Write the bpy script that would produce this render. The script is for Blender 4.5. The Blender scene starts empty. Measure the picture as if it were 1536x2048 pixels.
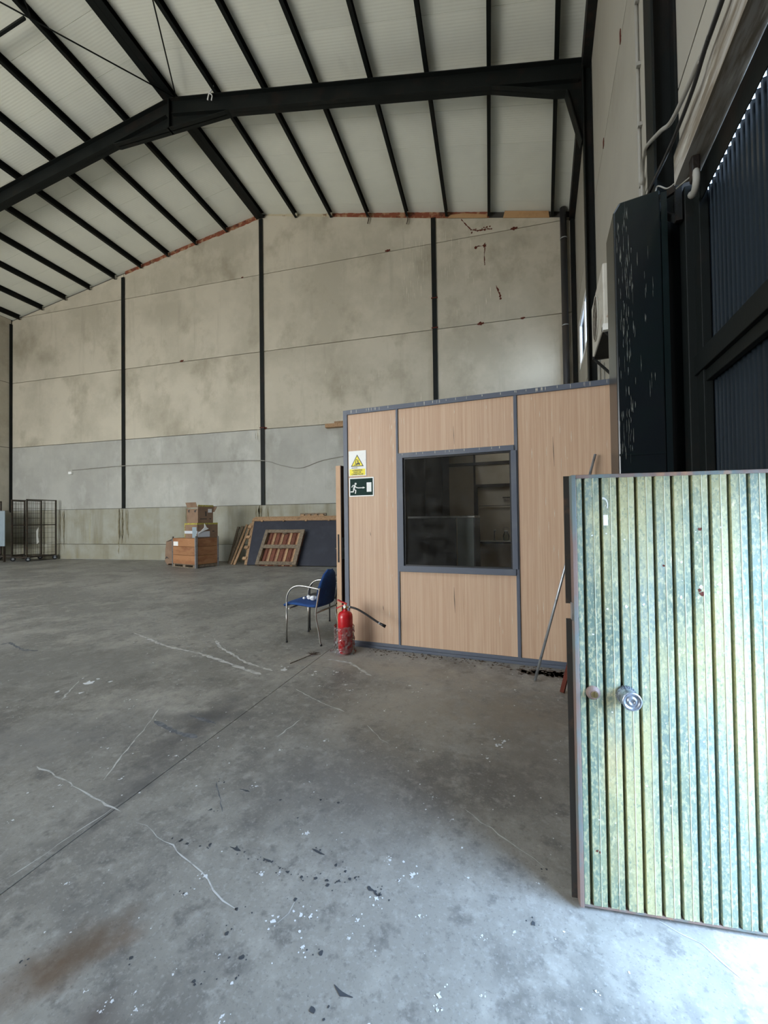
import bpy, math, random
from mathutils import Vector, Matrix
random.seed(7)
G = 0.11978275776          # the right wall is 6.9 degrees off the ridge
cg, sg = math.cos(G), math.sin(G)
def W(p, q, z=0.0):        # p across (towards the right wall), q along the right wall
    return Vector((p*cg + q*sg, -p*sg + q*cg, z))
scene = bpy.context.scene
COL = scene.collection
# ------------------------------------------------------------------ camera
cd = bpy.data.cameras.new('camera'); cam = bpy.data.objects.new('camera', cd); COL.objects.link(cam)
r = Vector((0.96839805, 0.24905512, -0.01329514)); u = Vector((0.01708259, -0.01305205, 0.99976889)); f = Vector((-0.24882403, 0.96840136, 0.01689408))
mw = Matrix(((r.x, u.x, -f.x, 0), (r.y, u.y, -f.y, 0), (r.z, u.z, -f.z, 1.5), (0, 0, 0, 1)))
cam.matrix_world = mw
cd.sensor_fit = 'VERTICAL'; cd.sensor_height = 36; cd.sensor_width = 27; cd.lens = 819.7954/2048*36; cd.clip_start = .05; cd.clip_end = 300
scene.camera = cam
# ------------------------------------------------------------------ sky
w = bpy.data.worlds.new('sky'); scene.world = w; w.use_nodes = True
nt = w.node_tree; nt.nodes.clear()
tc = nt.nodes.new('ShaderNodeTexCoord'); sp = nt.nodes.new('ShaderNodeSeparateXYZ'); rp = nt.nodes.new('ShaderNodeValToRGB')
bg = nt.nodes.new('ShaderNodeBackground'); ow = nt.nodes.new('ShaderNodeOutputWorld')
nt.links.new(tc.outputs['Generated'], sp.inputs[0]); nt.links.new(sp.outputs['Z'], rp.inputs[0])
rp.color_ramp.elements[0].position = 0.0; rp.color_ramp.elements[0].color = (.72, .86, 1, 1)
rp.color_ramp.elements[1].position = .8; rp.color_ramp.elements[1].color = (.40, .62, 1, 1)
nt.links.new(rp.outputs[0], bg.inputs[0]); nt.links.new(bg.outputs[0], ow.inputs[0]); bg.inputs[1].default_value = 9.0
# ------------------------------------------------------------------ sun
sd = bpy.data.lights.new('sun', 'SUN'); sun = bpy.data.objects.new('sun', sd); COL.objects.link(sun)
sd.energy = 2.5; sd.angle = math.radians(.6); sd.color = (1, .9, .76)
sdir = -(W(.30, -.03, 0).normalized()*.34 + Vector((0, 0, 1))*.95)
sun.rotation_euler = sdir.to_track_quat('-Z', 'Y').to_euler(); sun.location = (12, 0, 30)
# ------------------------------------------------------------------ daylight through the wicket, plus added fill lamps behind the viewpoint
def area(name, loc, target, sx, sy, energy, col, portal=False):
    a = bpy.data.lights.new(name, 'AREA'); o = bpy.data.objects.new(name, a); COL.objects.link(o)
    a.shape = 'RECTANGLE'; a.size = sx; a.size_y = sy; a.energy = energy; a.color = col
    o.location = loc; o.rotation_euler = (Vector(target)-Vector(loc)).to_track_quat('-Z', 'Y').to_euler()
    if portal: a.cycles.is_portal = True
    return o
area('wicket_daylight', W(2.7, 1.2, 2.3), W(.2, 1.5, .4), 3.2, 3.0, 700, (.40, .62, 1))
area('rear_fill', (-17.0, -7.9, 2.9), (-15.0, 4, 6.5), 4.6, 5.4, 860, (1, .94, .83))  # both rear lamps are added fill, set in made-up gate openings
area('rear_fill', (-10.4, -7.9, 2.9), (-9.4, 4, 6.5), 4.6, 5.4, 860, (1, .94, .83))
for sx_ in (-17, -12.5, -4.0):
    area('roof_fill', (sx_, -2.0, 12.75-.187*abs(sx_+7.99)), (sx_, -2.0, 0), 1.6, 5.6, 170, (1, .96, .88))  # added fill lamps in made-up roof slots
scene.view_settings.view_transform = 'Standard'; scene.view_settings.look = 'None'
scene.view_settings.gamma = 1; scene.view_settings.use_curve_mapping = False
scene.view_settings.exposure = 0.14

# ================================================================== materials
def lin(c): return tuple(((x/255)/12.92 if x/255 <= .04045 else ((x/255+.055)/1.055)**2.4) for x in c)
def mat(name, col, rough=.7, metal=0.0, layers=(), bump=0.0, bscale=40, bstretch=(1, 1, 1), spec=.5, rnd=0.0, wave=None, alpha=None, emit=None, off=True):
    m = bpy.data.materials.new(name); m.use_nodes = True; n = m.node_tree.nodes; l = m.node_tree.links
    b = n['Principled BSDF']; b.inputs['Roughness'].default_value = rough; b.inputs['Metallic'].default_value = metal
    b.inputs['Specular IOR Level'].default_value = spec
    t = n.new('ShaderNodeTexCoord'); oi = n.new('ShaderNodeObjectInfo')
    co = t.outputs['Object']
    if off:
        mul = n.new('ShaderNodeVectorMath'); mul.operation = 'SCALE'; mul.inputs['Scale'].default_value = 37.0
        cb = n.new('ShaderNodeCombineXYZ')
        for k in range(3): l.new(oi.outputs['Random'], cb.inputs[k])
        l.new(cb.outputs[0], mul.inputs[0]); ad = n.new('ShaderNodeVectorMath'); l.new(co, ad.inputs[0]); l.new(mul.outputs[0], ad.inputs[1]); co = ad.outputs[0]
    cur = None
    def rgb(c):
        x = n.new('ShaderNodeRGB'); x.outputs[0].default_value = (*c[:3], 1); return x.outputs[0]
    cur = rgb(col)
    for L in layers:
        c, sc, lo, hi = L[:4]; st = L[4] if len(L) > 4 else (1, 1, 1); al = L[5] if len(L) > 5 else 1.0; kind = L[6] if len(L) > 6 else 'n'
        mp = n.new('ShaderNodeMapping'); mp.inputs['Scale'].default_value = st; mp.inputs['Location'].default_value = (sc*1.7, sc*.9, lo*11)
        l.new(co, mp.inputs[0])
        if kind == 'v':
            tx = n.new('ShaderNodeTexVoronoi'); tx.inputs['Scale'].default_value = sc; out = tx.outputs['Distance']
        else:
            tx = n.new('ShaderNodeTexNoise'); tx.inputs['Scale'].default_value = sc; tx.inputs['Detail'].default_value = 6; tx.inputs['Roughness'].default_value = .62; out = tx.outputs['Fac']
        l.new(mp.outputs[0], tx.inputs['Vector'])
        mr = n.new('ShaderNodeMapRange'); mr.inputs['From Min'].default_value = lo; mr.inputs['From Max'].default_value = hi; mr.inputs['To Max'].default_value = al
        l.new(out, mr.inputs['Value'])
        mx = n.new('ShaderNodeMix'); mx.data_type = 'RGBA'; l.new(mr.outputs[0], mx.inputs[0]); l.new(cur, mx.inputs[6]); l.new(rgb(c), mx.inputs[7]); cur = mx.outputs[2]
    if rnd:
        hs = n.new('ShaderNodeHueSaturation'); mr = n.new('ShaderNodeMapRange'); mr.inputs['To Min'].default_value = 1-rnd; mr.inputs['To Max'].default_value = 1+rnd
        l.new(oi.outputs['Random'], mr.inputs['Value']); l.new(mr.outputs[0], hs.inputs['Value']); l.new(cur, hs.inputs['Color']); cur = hs.outputs[0]
    l.new(cur, b.inputs['Base Color'])
    if bump or wave:
        bp = n.new('ShaderNodeBump'); bp.inputs['Strength'].default_value = bump or .3; bp.inputs['Distance'].default_value = .01
        if wave:
            wv = n.new('ShaderNodeTexWave'); wv.bands_direction = wave[0]; wv.inputs['Scale'].default_value = wave[1]; l.new(t.outputs['Object'], wv.inputs['Vector']); l.new(wv.outputs['Fac'], bp.inputs['Height'])
        else:
            mp = n.new('ShaderNodeMapping'); mp.inputs['Scale'].default_value = bstretch; l.new(co, mp.inputs[0])
            tx = n.new('ShaderNodeTexNoise'); tx.inputs['Scale'].default_value = bscale; tx.inputs['Detail'].default_value = 5; l.new(mp.outputs[0], tx.inputs['Vector']); l.new(tx.outputs['Fac'], bp.inputs['Height'])
        l.new(bp.outputs[0], b.inputs['Normal'])
    return m
def glassmat(name, tint=(1, 1, 1), dust=.06, ior=1.45, rough=.02):
    m = bpy.data.materials.new(name); m.use_nodes = True; n = m.node_tree.nodes; l = m.node_tree.links; n.clear()
    o = n.new('ShaderNodeOutputMaterial'); tr = n.new('ShaderNodeBsdfTransparent'); tr.inputs[0].default_value = (*tint, 1)
    gl = n.new('ShaderNodeBsdfGlossy'); gl.inputs['Roughness'].default_value = rough; fr = n.new('ShaderNodeFresnel'); fr.inputs[0].default_value = ior
    m1 = n.new('ShaderNodeMixShader'); l.new(fr.outputs[0], m1.inputs[0]); l.new(tr.outputs[0], m1.inputs[1]); l.new(gl.outputs[0], m1.inputs[2])
    df = n.new('ShaderNodeBsdfDiffuse'); df.inputs[0].default_value = (.6, .6, .58, 1); m2 = n.new('ShaderNodeMixShader')
    ns = n.new('ShaderNodeTexNoise'); ns.inputs['Scale'].default_value = 9; mr = n.new('ShaderNodeMapRange'); mr.inputs['From Min'].default_value = .35; mr.inputs['From Max'].default_value = .8; mr.inputs['To Max'].default_value = dust*2
    l.new(ns.outputs['Fac'], mr.inputs['Value']); l.new(mr.outputs[0], m2.inputs[0]); l.new(m1.outputs[0], m2.inputs[1]); l.new(df.outputs[0], m2.inputs[2]); l.new(m2.outputs[0], o.inputs[0])
    return m
V = (1, 1, .12)
MT = dict(
 panel=mat('precast_concrete', (.50, .455, .36), .85, layers=[((.40, .365, .285), .5, .42, .62), ((.27, .24, .175), .8, .53, .72, (1, 1, .8), .75), ((.58, .535, .44), 1.1, .58, .78, (1, 1, .6), .6), ((.24, .22, .175), 14, .70, .82, (1, 1, 1), .6), ((.30, .27, .21), 3.0, .58, .80, (1, 1, .1), .5)], bump=.15, bscale=6, rnd=.05),
 panel_grey=mat('grey_precast_concrete', (.40, .395, .35), .85, layers=[((.33, .325, .29), .5, .42, .62), ((.24, .235, .20), .9, .54, .74, (1, 1, .7), .75), ((.50, .50, .46), 1.4, .56, .76, (1, 1, .6), .65), ((.20, .20, .18), 12, .68, .80, (1, 1, 1), .6), ((.26, .25, .22), 3.5, .58, .80, (1, 1, .1), .5)], bump=.15, bscale=6, rnd=.05),
 panel_shaded=mat('shaded_side_concrete', (.35, .33, .275), .85, layers=[((.32, .30, .25), .5, .42, .64), ((.26, .24, .19), .9, .56, .78, (1, 1, .8), .6)], bump=.12, bscale=6, rnd=.04),  # darker copy of the panel concrete, the right wall's dimness painted in
 plinth=mat('stained_concrete', (.27, .255, .19), .9, layers=[((.33, .325, .27), .8, .4, .6), ((.16, .14, .085), 1.6, .50, .72, (1, 1, .12), .75), ((.50, .50, .45), 5, .66, .80, (1, 1, .6), .5), ((.16, .15, .11), 2.0, .63, .8, (1, 1, .5), .55), ((.33, .29, .12), 2.3, .58, .72, (1, 1, .1), .4)], bump=.25, bscale=8),
 back=mat('dark_joint', (.05, .045, .04), .9),
 rough_concrete=mat('plain_concrete', (.42, .40, .35), .9, layers=[((.33, .32, .28), .7, .45, .65)]),
 brick=mat('broken_brick', (.20, .055, .025), .9, layers=[((.34, .20, .11), 5, .5, .6), ((.05, .02, .012), 4, .55, .68)], bump=.8, bscale=25),
 render_strip=mat('pale_mortar', (.46, .40, .28), .9, layers=[((.18, .10, .05), 6, .55, .66)], bump=.5, bscale=20),
 card=mat('tan_board', (.42, .25, .12), .85, layers=[((.33, .18, .08), 2, .5, .7)]),
 roof=mat('white_roof_sheet', (.74, .75, .66), .65, layers=[((.68, .69, .61), .6, .45, .7), ((.45, .45, .38), 1.3, .62, .85, (1, .5, 1), .4)], wave=('Y', 5.2), bump=.07, rnd=.012),
 steel=mat('dark_painted_steel', (.0045, .0065, .006), .6, spec=.22, layers=[((.022, .013, .009), 1.6, .55, .75, (1, 1, 1), .7), ((.10, .09, .07), 55, .80, .84, (1, 1, .4), .5)], bump=.08),
 steel_dirty=mat('rusty_dark_steel', (.006, .007, .007), .6, spec=.3, layers=[((.022, .013, .009), 4, .5, .66), ((.16, .14, .11), 40, .70, .76, (1, 1, .2), .7)], bump=.2),
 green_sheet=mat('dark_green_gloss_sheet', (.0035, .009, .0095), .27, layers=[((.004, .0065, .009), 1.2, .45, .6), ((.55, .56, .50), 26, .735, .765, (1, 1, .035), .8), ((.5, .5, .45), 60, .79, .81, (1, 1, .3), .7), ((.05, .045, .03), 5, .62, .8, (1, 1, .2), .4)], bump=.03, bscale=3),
 gate_sheet=mat('dark_corrugated_sheet', (.013, .020, .027), .26, spec=.9, layers=[((.008, .013, .018), 2.5, .5, .7, (1, 1, .15), .8), ((.35, .36, .34), 45, .76, .79, (1, 1, .1), .6)]),
 lintel=mat('whitewashed_lintel', (.34, .32, .28), .85, layers=[((.16, .13, .09), 14, .42, .56, (1, .12, 1), .9), ((.62, .60, .52), 11, .55, .68, (1, .15, 1), .8), ((.06, .035, .02), 9, .58, .70, (1, .12, 1), .8)], bump=.4, bscale=9, bstretch=(1, .2, 1)),
 oak=mat('beech_laminate', (.48, .312, .20), .55, layers=[((.56, .39, .26), 1.0, .42, .60, (60, 60, .8), .8), ((.38, .235, .145), 1.0, .55, .70, (95, 95, 1.6), .65), ((.66, .55, .42), 1.0, .735, .77, (26, 26, .8), .6), ((.12, .07, .045), 30, .80, .83, (1, 1, .4), .6), ((.42, .30, .22), .9, .5, .8, (1, 1, 1), .35)], rnd=.02),
 oak_in=mat('pale_inner_panel', (.62, .52, .38), .6, layers=[((.55, .46, .33), 2, .45, .65)]),
 grey=mat('slate_grey_profile', (.088, .100, .128), .5, layers=[((.12, .13, .15), 3, .5, .7), ((.6, .6, .55), 32, .76, .79, (1, 1, .35), .8)]),
 brown=mat('dark_brown_trim', (.035, .02, .013), .6, layers=[((.055, .035, .022), 4, .5, .7)]),
 doorface=mat('dark_walnut_face', (.045, .02, .010), .5, layers=[((.07, .035, .018), 1, .45, .62, (40, 40, 1))]),
 dooredge=mat('pale_door_edge', (.50, .325, .20), .6, spec=.2, layers=[((.45, .28, .165), 4, .5, .66)]),
 blue=mat('blue_upholstery', (.008, .05, .19), .85, layers=[((.014, .075, .25), 6, .5, .7), ((.005, .03, .12), 80, .5, .7, (1, 1, 1), .6)], bump=.2, bscale=300),
 chrome=mat('brushed_chrome', (.42, .41, .38), .28, 1.0, layers=[((.25, .22, .18), 12, .5, .75)]),
 black=mat('black_plastic', (.012, .012, .013), .45),
 redp=mat('red_enamel', (.50, .010, .014), .25, layers=[((.38, .008, .012), 9, .5, .7)]),
 redplastic=mat('red_lever_plastic', (.48, .02, .02), .4),
 brass=mat('brass_fitting', (.55, .42, .2), .3, 1.0),
 hose=mat('black_rubber_hose', (.010, .010, .011), .5),
 film=glassmat('clear_plastic_film', (.94, .93, .92), .17, 1.4, .10),
 glass=glassmat('dusty_window_glass', (.92, .91, .88), .015, 1.35, .01),
 white=mat('white_plastic', (.75, .75, .72), .5, layers=[((.6, .6, .56), 8, .5, .75)]),
 paper=mat('white_tissue', (.85, .85, .85), .9, bump=.5, bscale=40),
 yellow=mat('sign_yellow', (.85, .72, .01), .5, layers=[((.75, .60, .02), 30, .5, .7)]),
 signwhite=mat('sign_white', (.80, .80, .76), .5, layers=[((.68, .69, .66), 25, .55, .75)]),
 signblack=mat('sign_black', (.02, .02, .01), .5),
 signgreen=mat('sign_green', (.004, .024, .019), .6, spec=.15, layers=[((.006, .030, .024), 20, .5, .7)]),
 leaf=mat('weathered_green_paint', (.165, .215, .155), .55, spec=.3, layers=[((.215, .265, .225), 2.2, .44, .60, (1, 1, .35), .9), ((.085, .125, .095), 6, .52, .64, (1, 1, .22), .75), ((.42, .38, .18), 4.5, .47, .62, (1, 1, .22), .75), ((.46, .43, .25), 110, .48, .60, (1, 1, .5), .6), ((.12, .18, .14), 130, .54, .64, (1, 1, .6), .6), ((.60, .42, .19), 3.4, .56, .70, (1, 1, .35), .55), ((.62, .52, .33), 60, .60, .68, (1, 1, .4), .7), ((.20, .07, .03), 9, .70, .75, (1, 1, .5), .8), ((.75, .7, .58), 70, .70, .75, (1, 1, .6), .8)], bump=.12, bscale=60),
 leafglint=mat('fold_highlight_paint', (.62, .62, .46), .5, layers=[((.3, .36, .26), 20, .5, .65, (1, 1, .3))]),
 leafframe=mat('worn_pink_primer', (.19, .13, .105), .6, layers=[((.13, .16, .15), 7, .48, .6, (1, 1, .3)), ((.42, .22, .11), 9, .56, .68, (1, 1, .3), .8), ((.06, .05, .05), 11, .66, .75, (1, 1, .3), .8)], bump=.2),
 leafdark=mat('dark_door_lip', (.025, .022, .018), .6, layers=[((.09, .05, .03), 10, .55, .7)]),
 galv=mat('galvanised_steel', (.42, .44, .46), .42, .8, layers=[((.28, .29, .30), 14, .5, .65)]),
 knob=mat('cast_aluminium', (.42, .45, .50), .35, .85, layers=[((.18, .20, .24), 60, .5, .65)]),
 wood=mat('aged_timber', (.36, .225, .12), .8, layers=[((.26, .15, .075), 1.5, .45, .62, (14, 14, 14)), ((.12, .07, .04), 3, .62, .75)], rnd=.25),
 greywood=mat('grey_old_timber', (.20, .155, .105), .85, layers=[((.12, .09, .06), 2, .45, .62, (9, 9, 9))], rnd=.25),
 redwood=mat('reddish_pallet_board', (.16, .055, .03), .85, layers=[((.10, .035, .02), 8, .5, .65)], rnd=.15),
 ply=mat('orange_plywood', (.33, .155, .065), .75, layers=[((.24, .10, .04), 1.6, .45, .60, (1, 1, 3)), ((.42, .21, .10), 2.6, .55, .7, (1, 1, 3), .7), ((.12, .05, .025), 5, .66, .75)], rnd=.08),
 cardbox=mat('brown_cardboard', (.235, .15, .095), .85, layers=[((.19, .115, .07), 3, .45, .65)], rnd=.05),
 tape=mat('yellow_tape', (.42, .36, .07), .4, layers=[((.25, .19, .06), 18, .5, .6)]),
 cleartape=mat('whitish_tape', (.55, .57, .60), .3),
 navy=mat('dark_blue_grey_board', (.020, .022, .032), .65, layers=[((.028, .03, .042), 3, .45, .65)]),
 wire=mat('rusted_wire_mesh', (.035, .028, .020), .6, .3, layers=[((.07, .04, .025), 10, .5, .65)]),
 palesheet=mat('pale_blue_grey_sheet', (.27, .33, .36), .6, layers=[((.22, .27, .29), 2, .45, .65)]),
 rust=mat('rust_spall', (.085, .015, .006), .95, bump=1, bscale=40),
 pvc=mat('dark_grey_pipe', (.028, .028, .030), .4, layers=[((.06, .045, .035), 3, .5, .7, (1, 1, .2))]),
 conduit=mat('grey_white_conduit', (.27, .26, .23), .55, layers=[((.25, .24, .2), 5, .5, .7)]),
 cable=mat('black_cable', (.015, .015, .016), .5),
 fleck=mat('white_dropping', (.66, .67, .66), .9, off=False),
 scratch=mat('pale_scratch', (.52, .51, .47), .9, layers=[((.32, .31, .28), 16, .45, .62)], off=False),
 tarspot=mat('dark_tar_spot', (.045, .05, .055), .7, off=False),
 scuff=mat('dark_scuff', (.10, .105, .11), .8, layers=[((.17, .175, .18), 20, .45, .6)], off=False),
 debris=mat('dry_dirt', (.07, .05, .035), .95, layers=[((.16, .13, .10), 30, .5, .6)], off=False),
 yard=mat('yard_concrete', (.42, .39, .34), .9),
 ac=mat('ac_casing', (.50, .48, .42), .5, layers=[((.36, .33, .27), 2, .5, .7), ((.25, .13, .06), 5, .64, .72)]),
 acdark=mat('ac_grille', (.05, .035, .025), .6),
 winwhite=mat('white_window_frame', (.80, .80, .78), .4),
 limewall=mat('lime_on_wall', (.66, .62, .50), .9, layers=[((.50, .46, .36), 12, .4, .6)]), ruststain=mat('brown_run_stain', (.17, .145, .085), .9, layers=[((.24, .22, .15), 6, .4, .6)]),
 drip=mat('pale_lime_drips', (.26, .27, .24), .8, layers=[((.12, .13, .12), 30, .45, .6)]),
 bottle=glassmat('clear_bottle_glass', (.9, .95, .9), .05, 1.5, .02),
)
MT['clearpane'] = glassmat('clear_window_glass', (.95, .97, 1), .02, 1.06, .02)
# floor material: polished, patchy, worn concrete
def floor_mat():
    m = mat('worn_concrete_floor', (.26, .247, .213), .5, layers=[((.18, .171, .148), .55, .44, .56, (1, 1, 1), .9), ((.34, .322, .275), .9, .52, .64, (1, 1, 1), .8), ((.115, .108, .093), 2.4, .52, .66, (1, .6, 1), .7),
     ((.36, .342, .295), 5, .54, .68, (1, 1, 1), .6), ((.10, .096, .087), 8, .56, .68, (1, 1, 1), .65), ((.38, .365, .32), 17, .55, .68, (1, 1, 1), .5), ((.12, .115, .105), 24, .56, .68, (1, 1, 1), .5), ((.40, .39, .35), 70, .56, .68, (1, 1, 1), .4), ((.09, .088, .082), 95, .58, .68, (1, 1, 1), .45), ((.60, .60, .56), 34, .745, .77, (1, 1, 1), .8)], bump=.15, bscale=30, off=False, spec=.4)
    n = m.node_tree.nodes; l = m.node_tree.links; b = n['Principled BSDF']
    cur = b.inputs['Base Color'].links[0].from_socket
    t = n.new('ShaderNodeTexCoord')
    def blot(cur, cx, cy, rx, ry, ang, col, al, nscale=9):
        ns = n.new('ShaderNodeTexNoise'); ns.inputs['Scale'].default_value = nscale; ns.inputs['Detail'].default_value = 4; l.new(t.outputs['Object'], ns.inputs['Vector'])
        mp = n.new('ShaderNodeMapping'); mp.vector_type = 'TEXTURE'; mp.inputs['Location'].default_value = (cx, cy, 0); mp.inputs['Rotation'].default_value = (0, 0, ang); mp.inputs['Scale'].default_value = (rx, ry, 1000)
        l.new(t.outputs['Object'], mp.inputs[0]); ln = n.new('ShaderNodeVectorMath'); ln.operation = 'LENGTH'; l.new(mp.outputs[0], ln.inputs[0])
        ad = n.new('ShaderNodeMath'); ad.operation = 'MULTIPLY_ADD'; ad.inputs[1].default_value = 1.6; l.new(ns.outputs['Fac'], ad.inputs[0]); l.new(ln.outputs['Value'], ad.inputs[2])
        mr = n.new('ShaderNodeMapRange'); mr.inputs['From Min'].default_value = 1.85; mr.inputs['From Max'].default_value = .75; mr.inputs['To Max'].default_value = al; l.new(ad.outputs[0], mr.inputs['Value'])
        mx = n.new('ShaderNodeMix'); mx.data_type = 'RGBA'; l.new(mr.outputs[0], mx.inputs[0]); l.new(cur, mx.inputs[6]); mx.inputs[7].default_value = (*col, 1); return mx.outputs[2]
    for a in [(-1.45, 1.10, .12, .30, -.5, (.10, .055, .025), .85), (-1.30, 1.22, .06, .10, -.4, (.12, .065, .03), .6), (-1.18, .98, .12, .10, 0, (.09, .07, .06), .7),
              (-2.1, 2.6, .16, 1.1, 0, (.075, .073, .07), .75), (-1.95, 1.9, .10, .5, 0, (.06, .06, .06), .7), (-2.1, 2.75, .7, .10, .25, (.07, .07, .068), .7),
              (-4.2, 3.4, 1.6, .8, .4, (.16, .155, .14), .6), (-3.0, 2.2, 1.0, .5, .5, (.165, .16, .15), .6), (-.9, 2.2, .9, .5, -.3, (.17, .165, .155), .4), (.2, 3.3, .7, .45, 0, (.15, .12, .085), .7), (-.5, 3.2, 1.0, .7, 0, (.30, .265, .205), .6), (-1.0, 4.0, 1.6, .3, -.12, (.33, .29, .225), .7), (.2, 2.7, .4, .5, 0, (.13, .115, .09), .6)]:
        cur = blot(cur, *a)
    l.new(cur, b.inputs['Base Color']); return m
MT['floor'] = floor_mat()

# ================================================================== mesh helpers
class MB:
    def __init__(s): s.v = []; s.f = []; s.sm = []
    def add(s, vs, fs, smooth=False):
        k = len(s.v); s.v += [tuple(v) for v in vs]; s.f += [tuple(i+k for i in q) for q in fs]; s.sm += [smooth]*len(fs); return s
    def box(s, x0, x1, y0, y1, z0, z1):
        return s.add([(x0, y0, z0), (x1, y0, z0), (x1, y1, z0), (x0, y1, z0), (x0, y0, z1), (x1, y0, z1), (x1, y1, z1), (x0, y1, z1)],
                     [(0, 3, 2, 1), (4, 5, 6, 7), (0, 1, 5, 4), (1, 2, 6, 5), (2, 3, 7, 6), (3, 0, 4, 7)])
    def prism(s, poly, axis, a0, a1):      # polygon in the other two axes, in order
        def mk(p, a): return {'y': (p[0], a, p[1]), 'x': (a, p[0], p[1]), 'z': (p[0], p[1], a)}[axis]
        n = len(poly); vs = [mk(p, a0) for p in poly]+[mk(p, a1) for p in poly]
        return s.add(vs, [tuple(range(n))[::-1], tuple(range(n, 2*n))]+[(i, (i+1) % n, n+(i+1) % n, n+i) for i in range(n)])
    def beam(s, a, b, w, h, up=(0, 0, 1)):  # rectangular bar between two points
        a = Vector(a); b = Vector(b); d = (b-a).normalized(); up = Vector(up)
        if abs(d.dot(up)) > .98: up = Vector((1, 0, 0))
        x = d.cross(up).normalized()*w/2; y = x.cross(d).normalized()*h/2
        vs = [a-x-y, a+x-y, a+x+y, a-x+y, b-x-y, b+x-y, b+x+y, b-x+y]
        return s.add(vs, [(0, 1, 2, 3), (7, 6, 5, 4), (0, 4, 5, 1), (1, 5, 6, 2), (2, 6, 7, 3), (3, 7, 4, 0)])
    def tube(s, pts, r, n=10, cap=True):
        pts = [Vector(p) for p in pts]; rs = r if isinstance(r, (list, tuple)) else [r]*len(pts)
        up = None; vs = []
        for i, p in enumerate(pts):
            d = (pts[min(i+1, len(pts)-1)]-pts[max(i-1, 0)]).normalized()
            if up is None: up = Vector((0, 0, 1)) if abs(d.z) < .9 else Vector((1, 0, 0))
            x = d.cross(up).normalized(); up = x.cross(d).normalized()
            for k in range(n):
                a = 2*math.pi*k/n; vs.append(p+(x*math.cos(a)+up*math.sin(a))*rs[i])
        fs = [(i*n+k, i*n+(k+1) % n, (i+1)*n+(k+1) % n, (i+1)*n+k) for i in range(len(pts)-1) for k in range(n)]
        s.add(vs, fs, True)
        if cap: k = len(s.v)-len(vs); s.f += [tuple(range(k, k+n))[::-1], tuple(range(k+len(vs)-n, k+len(vs)))]; s.sm += [False, False]
        return s
    def lathe(s, prof, c=(0, 0, 0), axis=(0, 0, 1), n=24):
        c = Vector(c); ax = Vector(axis).normalized(); x = ax.orthogonal().normalized(); y = ax.cross(x); vs = []
        for (r_, h) in prof:
            for k in range(n):
                a = 2*math.pi*k/n; vs.append(c+ax*h+(x*math.cos(a)+y*math.sin(a))*r_)
        m = len(prof); fs = [(i*n+k, i*n+(k+1) % n, (i+1)*n+(k+1) % n, (i+1)*n+k) for i in range(m-1) for k in range(n)]
        s.add(vs, fs, True); k = len(s.v)-len(vs); s.f += [tuple(range(k, k+n))[::-1], tuple(range(k+len(vs)-n, k+len(vs)))]; s.sm += [False, False]
        return s
    def grid(s, rows, thick=0.0, smooth=True):     # rows of points -> skin
        m = len(rows); n = len(rows[0]); vs = [p for r_ in rows for p in r_]
        return s.add(vs, [(i*n+k, i*n+k+1, (i+1)*n+k+1, (i+1)*n+k) for i in range(m-1) for k in range(n-1)], smooth)
def props(o, label=None, cat=None, group=None, kind=None):
    for k, v in (('label', label), ('category', cat), ('group', group), ('kind', kind)):
        if v: o[k] = v
    return o
BASE = {}
def link(name, data, fr, base, rz=None, loc=None):
    o = bpy.data.objects.new(name, data); COL.objects.link(o)
    if fr == 'W': o.location = W(*base); o.rotation_euler = (0, 0, -G)
    else: o.location = base
    if loc is not None: o.location = loc
    if rz is not None: o.rotation_euler = (0, 0, rz)
    return o
def thing(name, label, cat, base=(0, 0, 0), fr='B', group=None, kind=None, rz=None, loc=None, local=False):
    o = link(name, None, fr, base, rz, loc); o.empty_display_size = .1
    BASE[o] = Vector((0, 0, 0)) if local else Vector(base); return props(o, label, cat, group, kind)
def mesh(name, mb, m, off=(0, 0, 0), smooth=None):
    me = bpy.data.meshes.new(name); off = Vector(off)
    me.from_pydata([tuple(Vector(v)-off) for v in mb.v], [], mb.f); me.update()
    me.polygons.foreach_set('use_smooth', mb.sm)
    import bmesh
    b = bmesh.new(); b.from_mesh(me); bmesh.ops.remove_doubles(b, verts=b.verts, dist=2e-6); bmesh.ops.recalc_face_normals(b, faces=b.faces); b.to_mesh(me); b.free()
    me.materials.append(MT[m] if isinstance(m, str) else m); return me
KEEP = {'forklift_symbol', 'running_man', 'triangle', 'tear', 'printed_mark', 'keyway', 'rust_spall', 'torn_edge', 'glide'}
def pieces(mb):                                  # separate bodies of a builder, each as its own builder
    key = {}; idx = []
    for v in mb.v:
        k = (round(v[0], 5), round(v[1], 5), round(v[2], 5)); idx.append(key.setdefault(k, len(key)))
    pa = list(range(len(key)))
    def fd(a):
        while pa[a] != a: pa[a] = pa[pa[a]]; a = pa[a]
        return a
    for f_ in mb.f:
        for v in f_[1:]: pa[fd(idx[v])] = fd(idx[f_[0]])
    gr = {}
    for n_, f_ in enumerate(mb.f): gr.setdefault(fd(idx[f_[0]]), []).append(n_)
    if len(gr) == 1 or len(gr) > 12: return [mb]
    out = []
    for fs_ in gr.values():
        q = MB(); mp = {}
        for n_ in fs_:
            t = []
            for v in mb.f[n_]:
                if v not in mp: mp[v] = len(q.v); q.v.append(mb.v[v])
                t.append(mp[v])
            q.f.append(tuple(t)); q.sm.append(mb.sm[n_])
        out.append(q)
    return out
def part(name, mb, m, parent, bevel=0, label=None, kind=None):
    if kind != 'stuff' and name not in KEEP:
        ps = pieces(mb)
        if len(ps) > 1:
            first = None
            for q in ps:
                o = part1(name, q, m, parent, bevel, label, kind); first = first or o
            return first
    return part1(name, mb, m, parent, bevel, label, kind)
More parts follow.
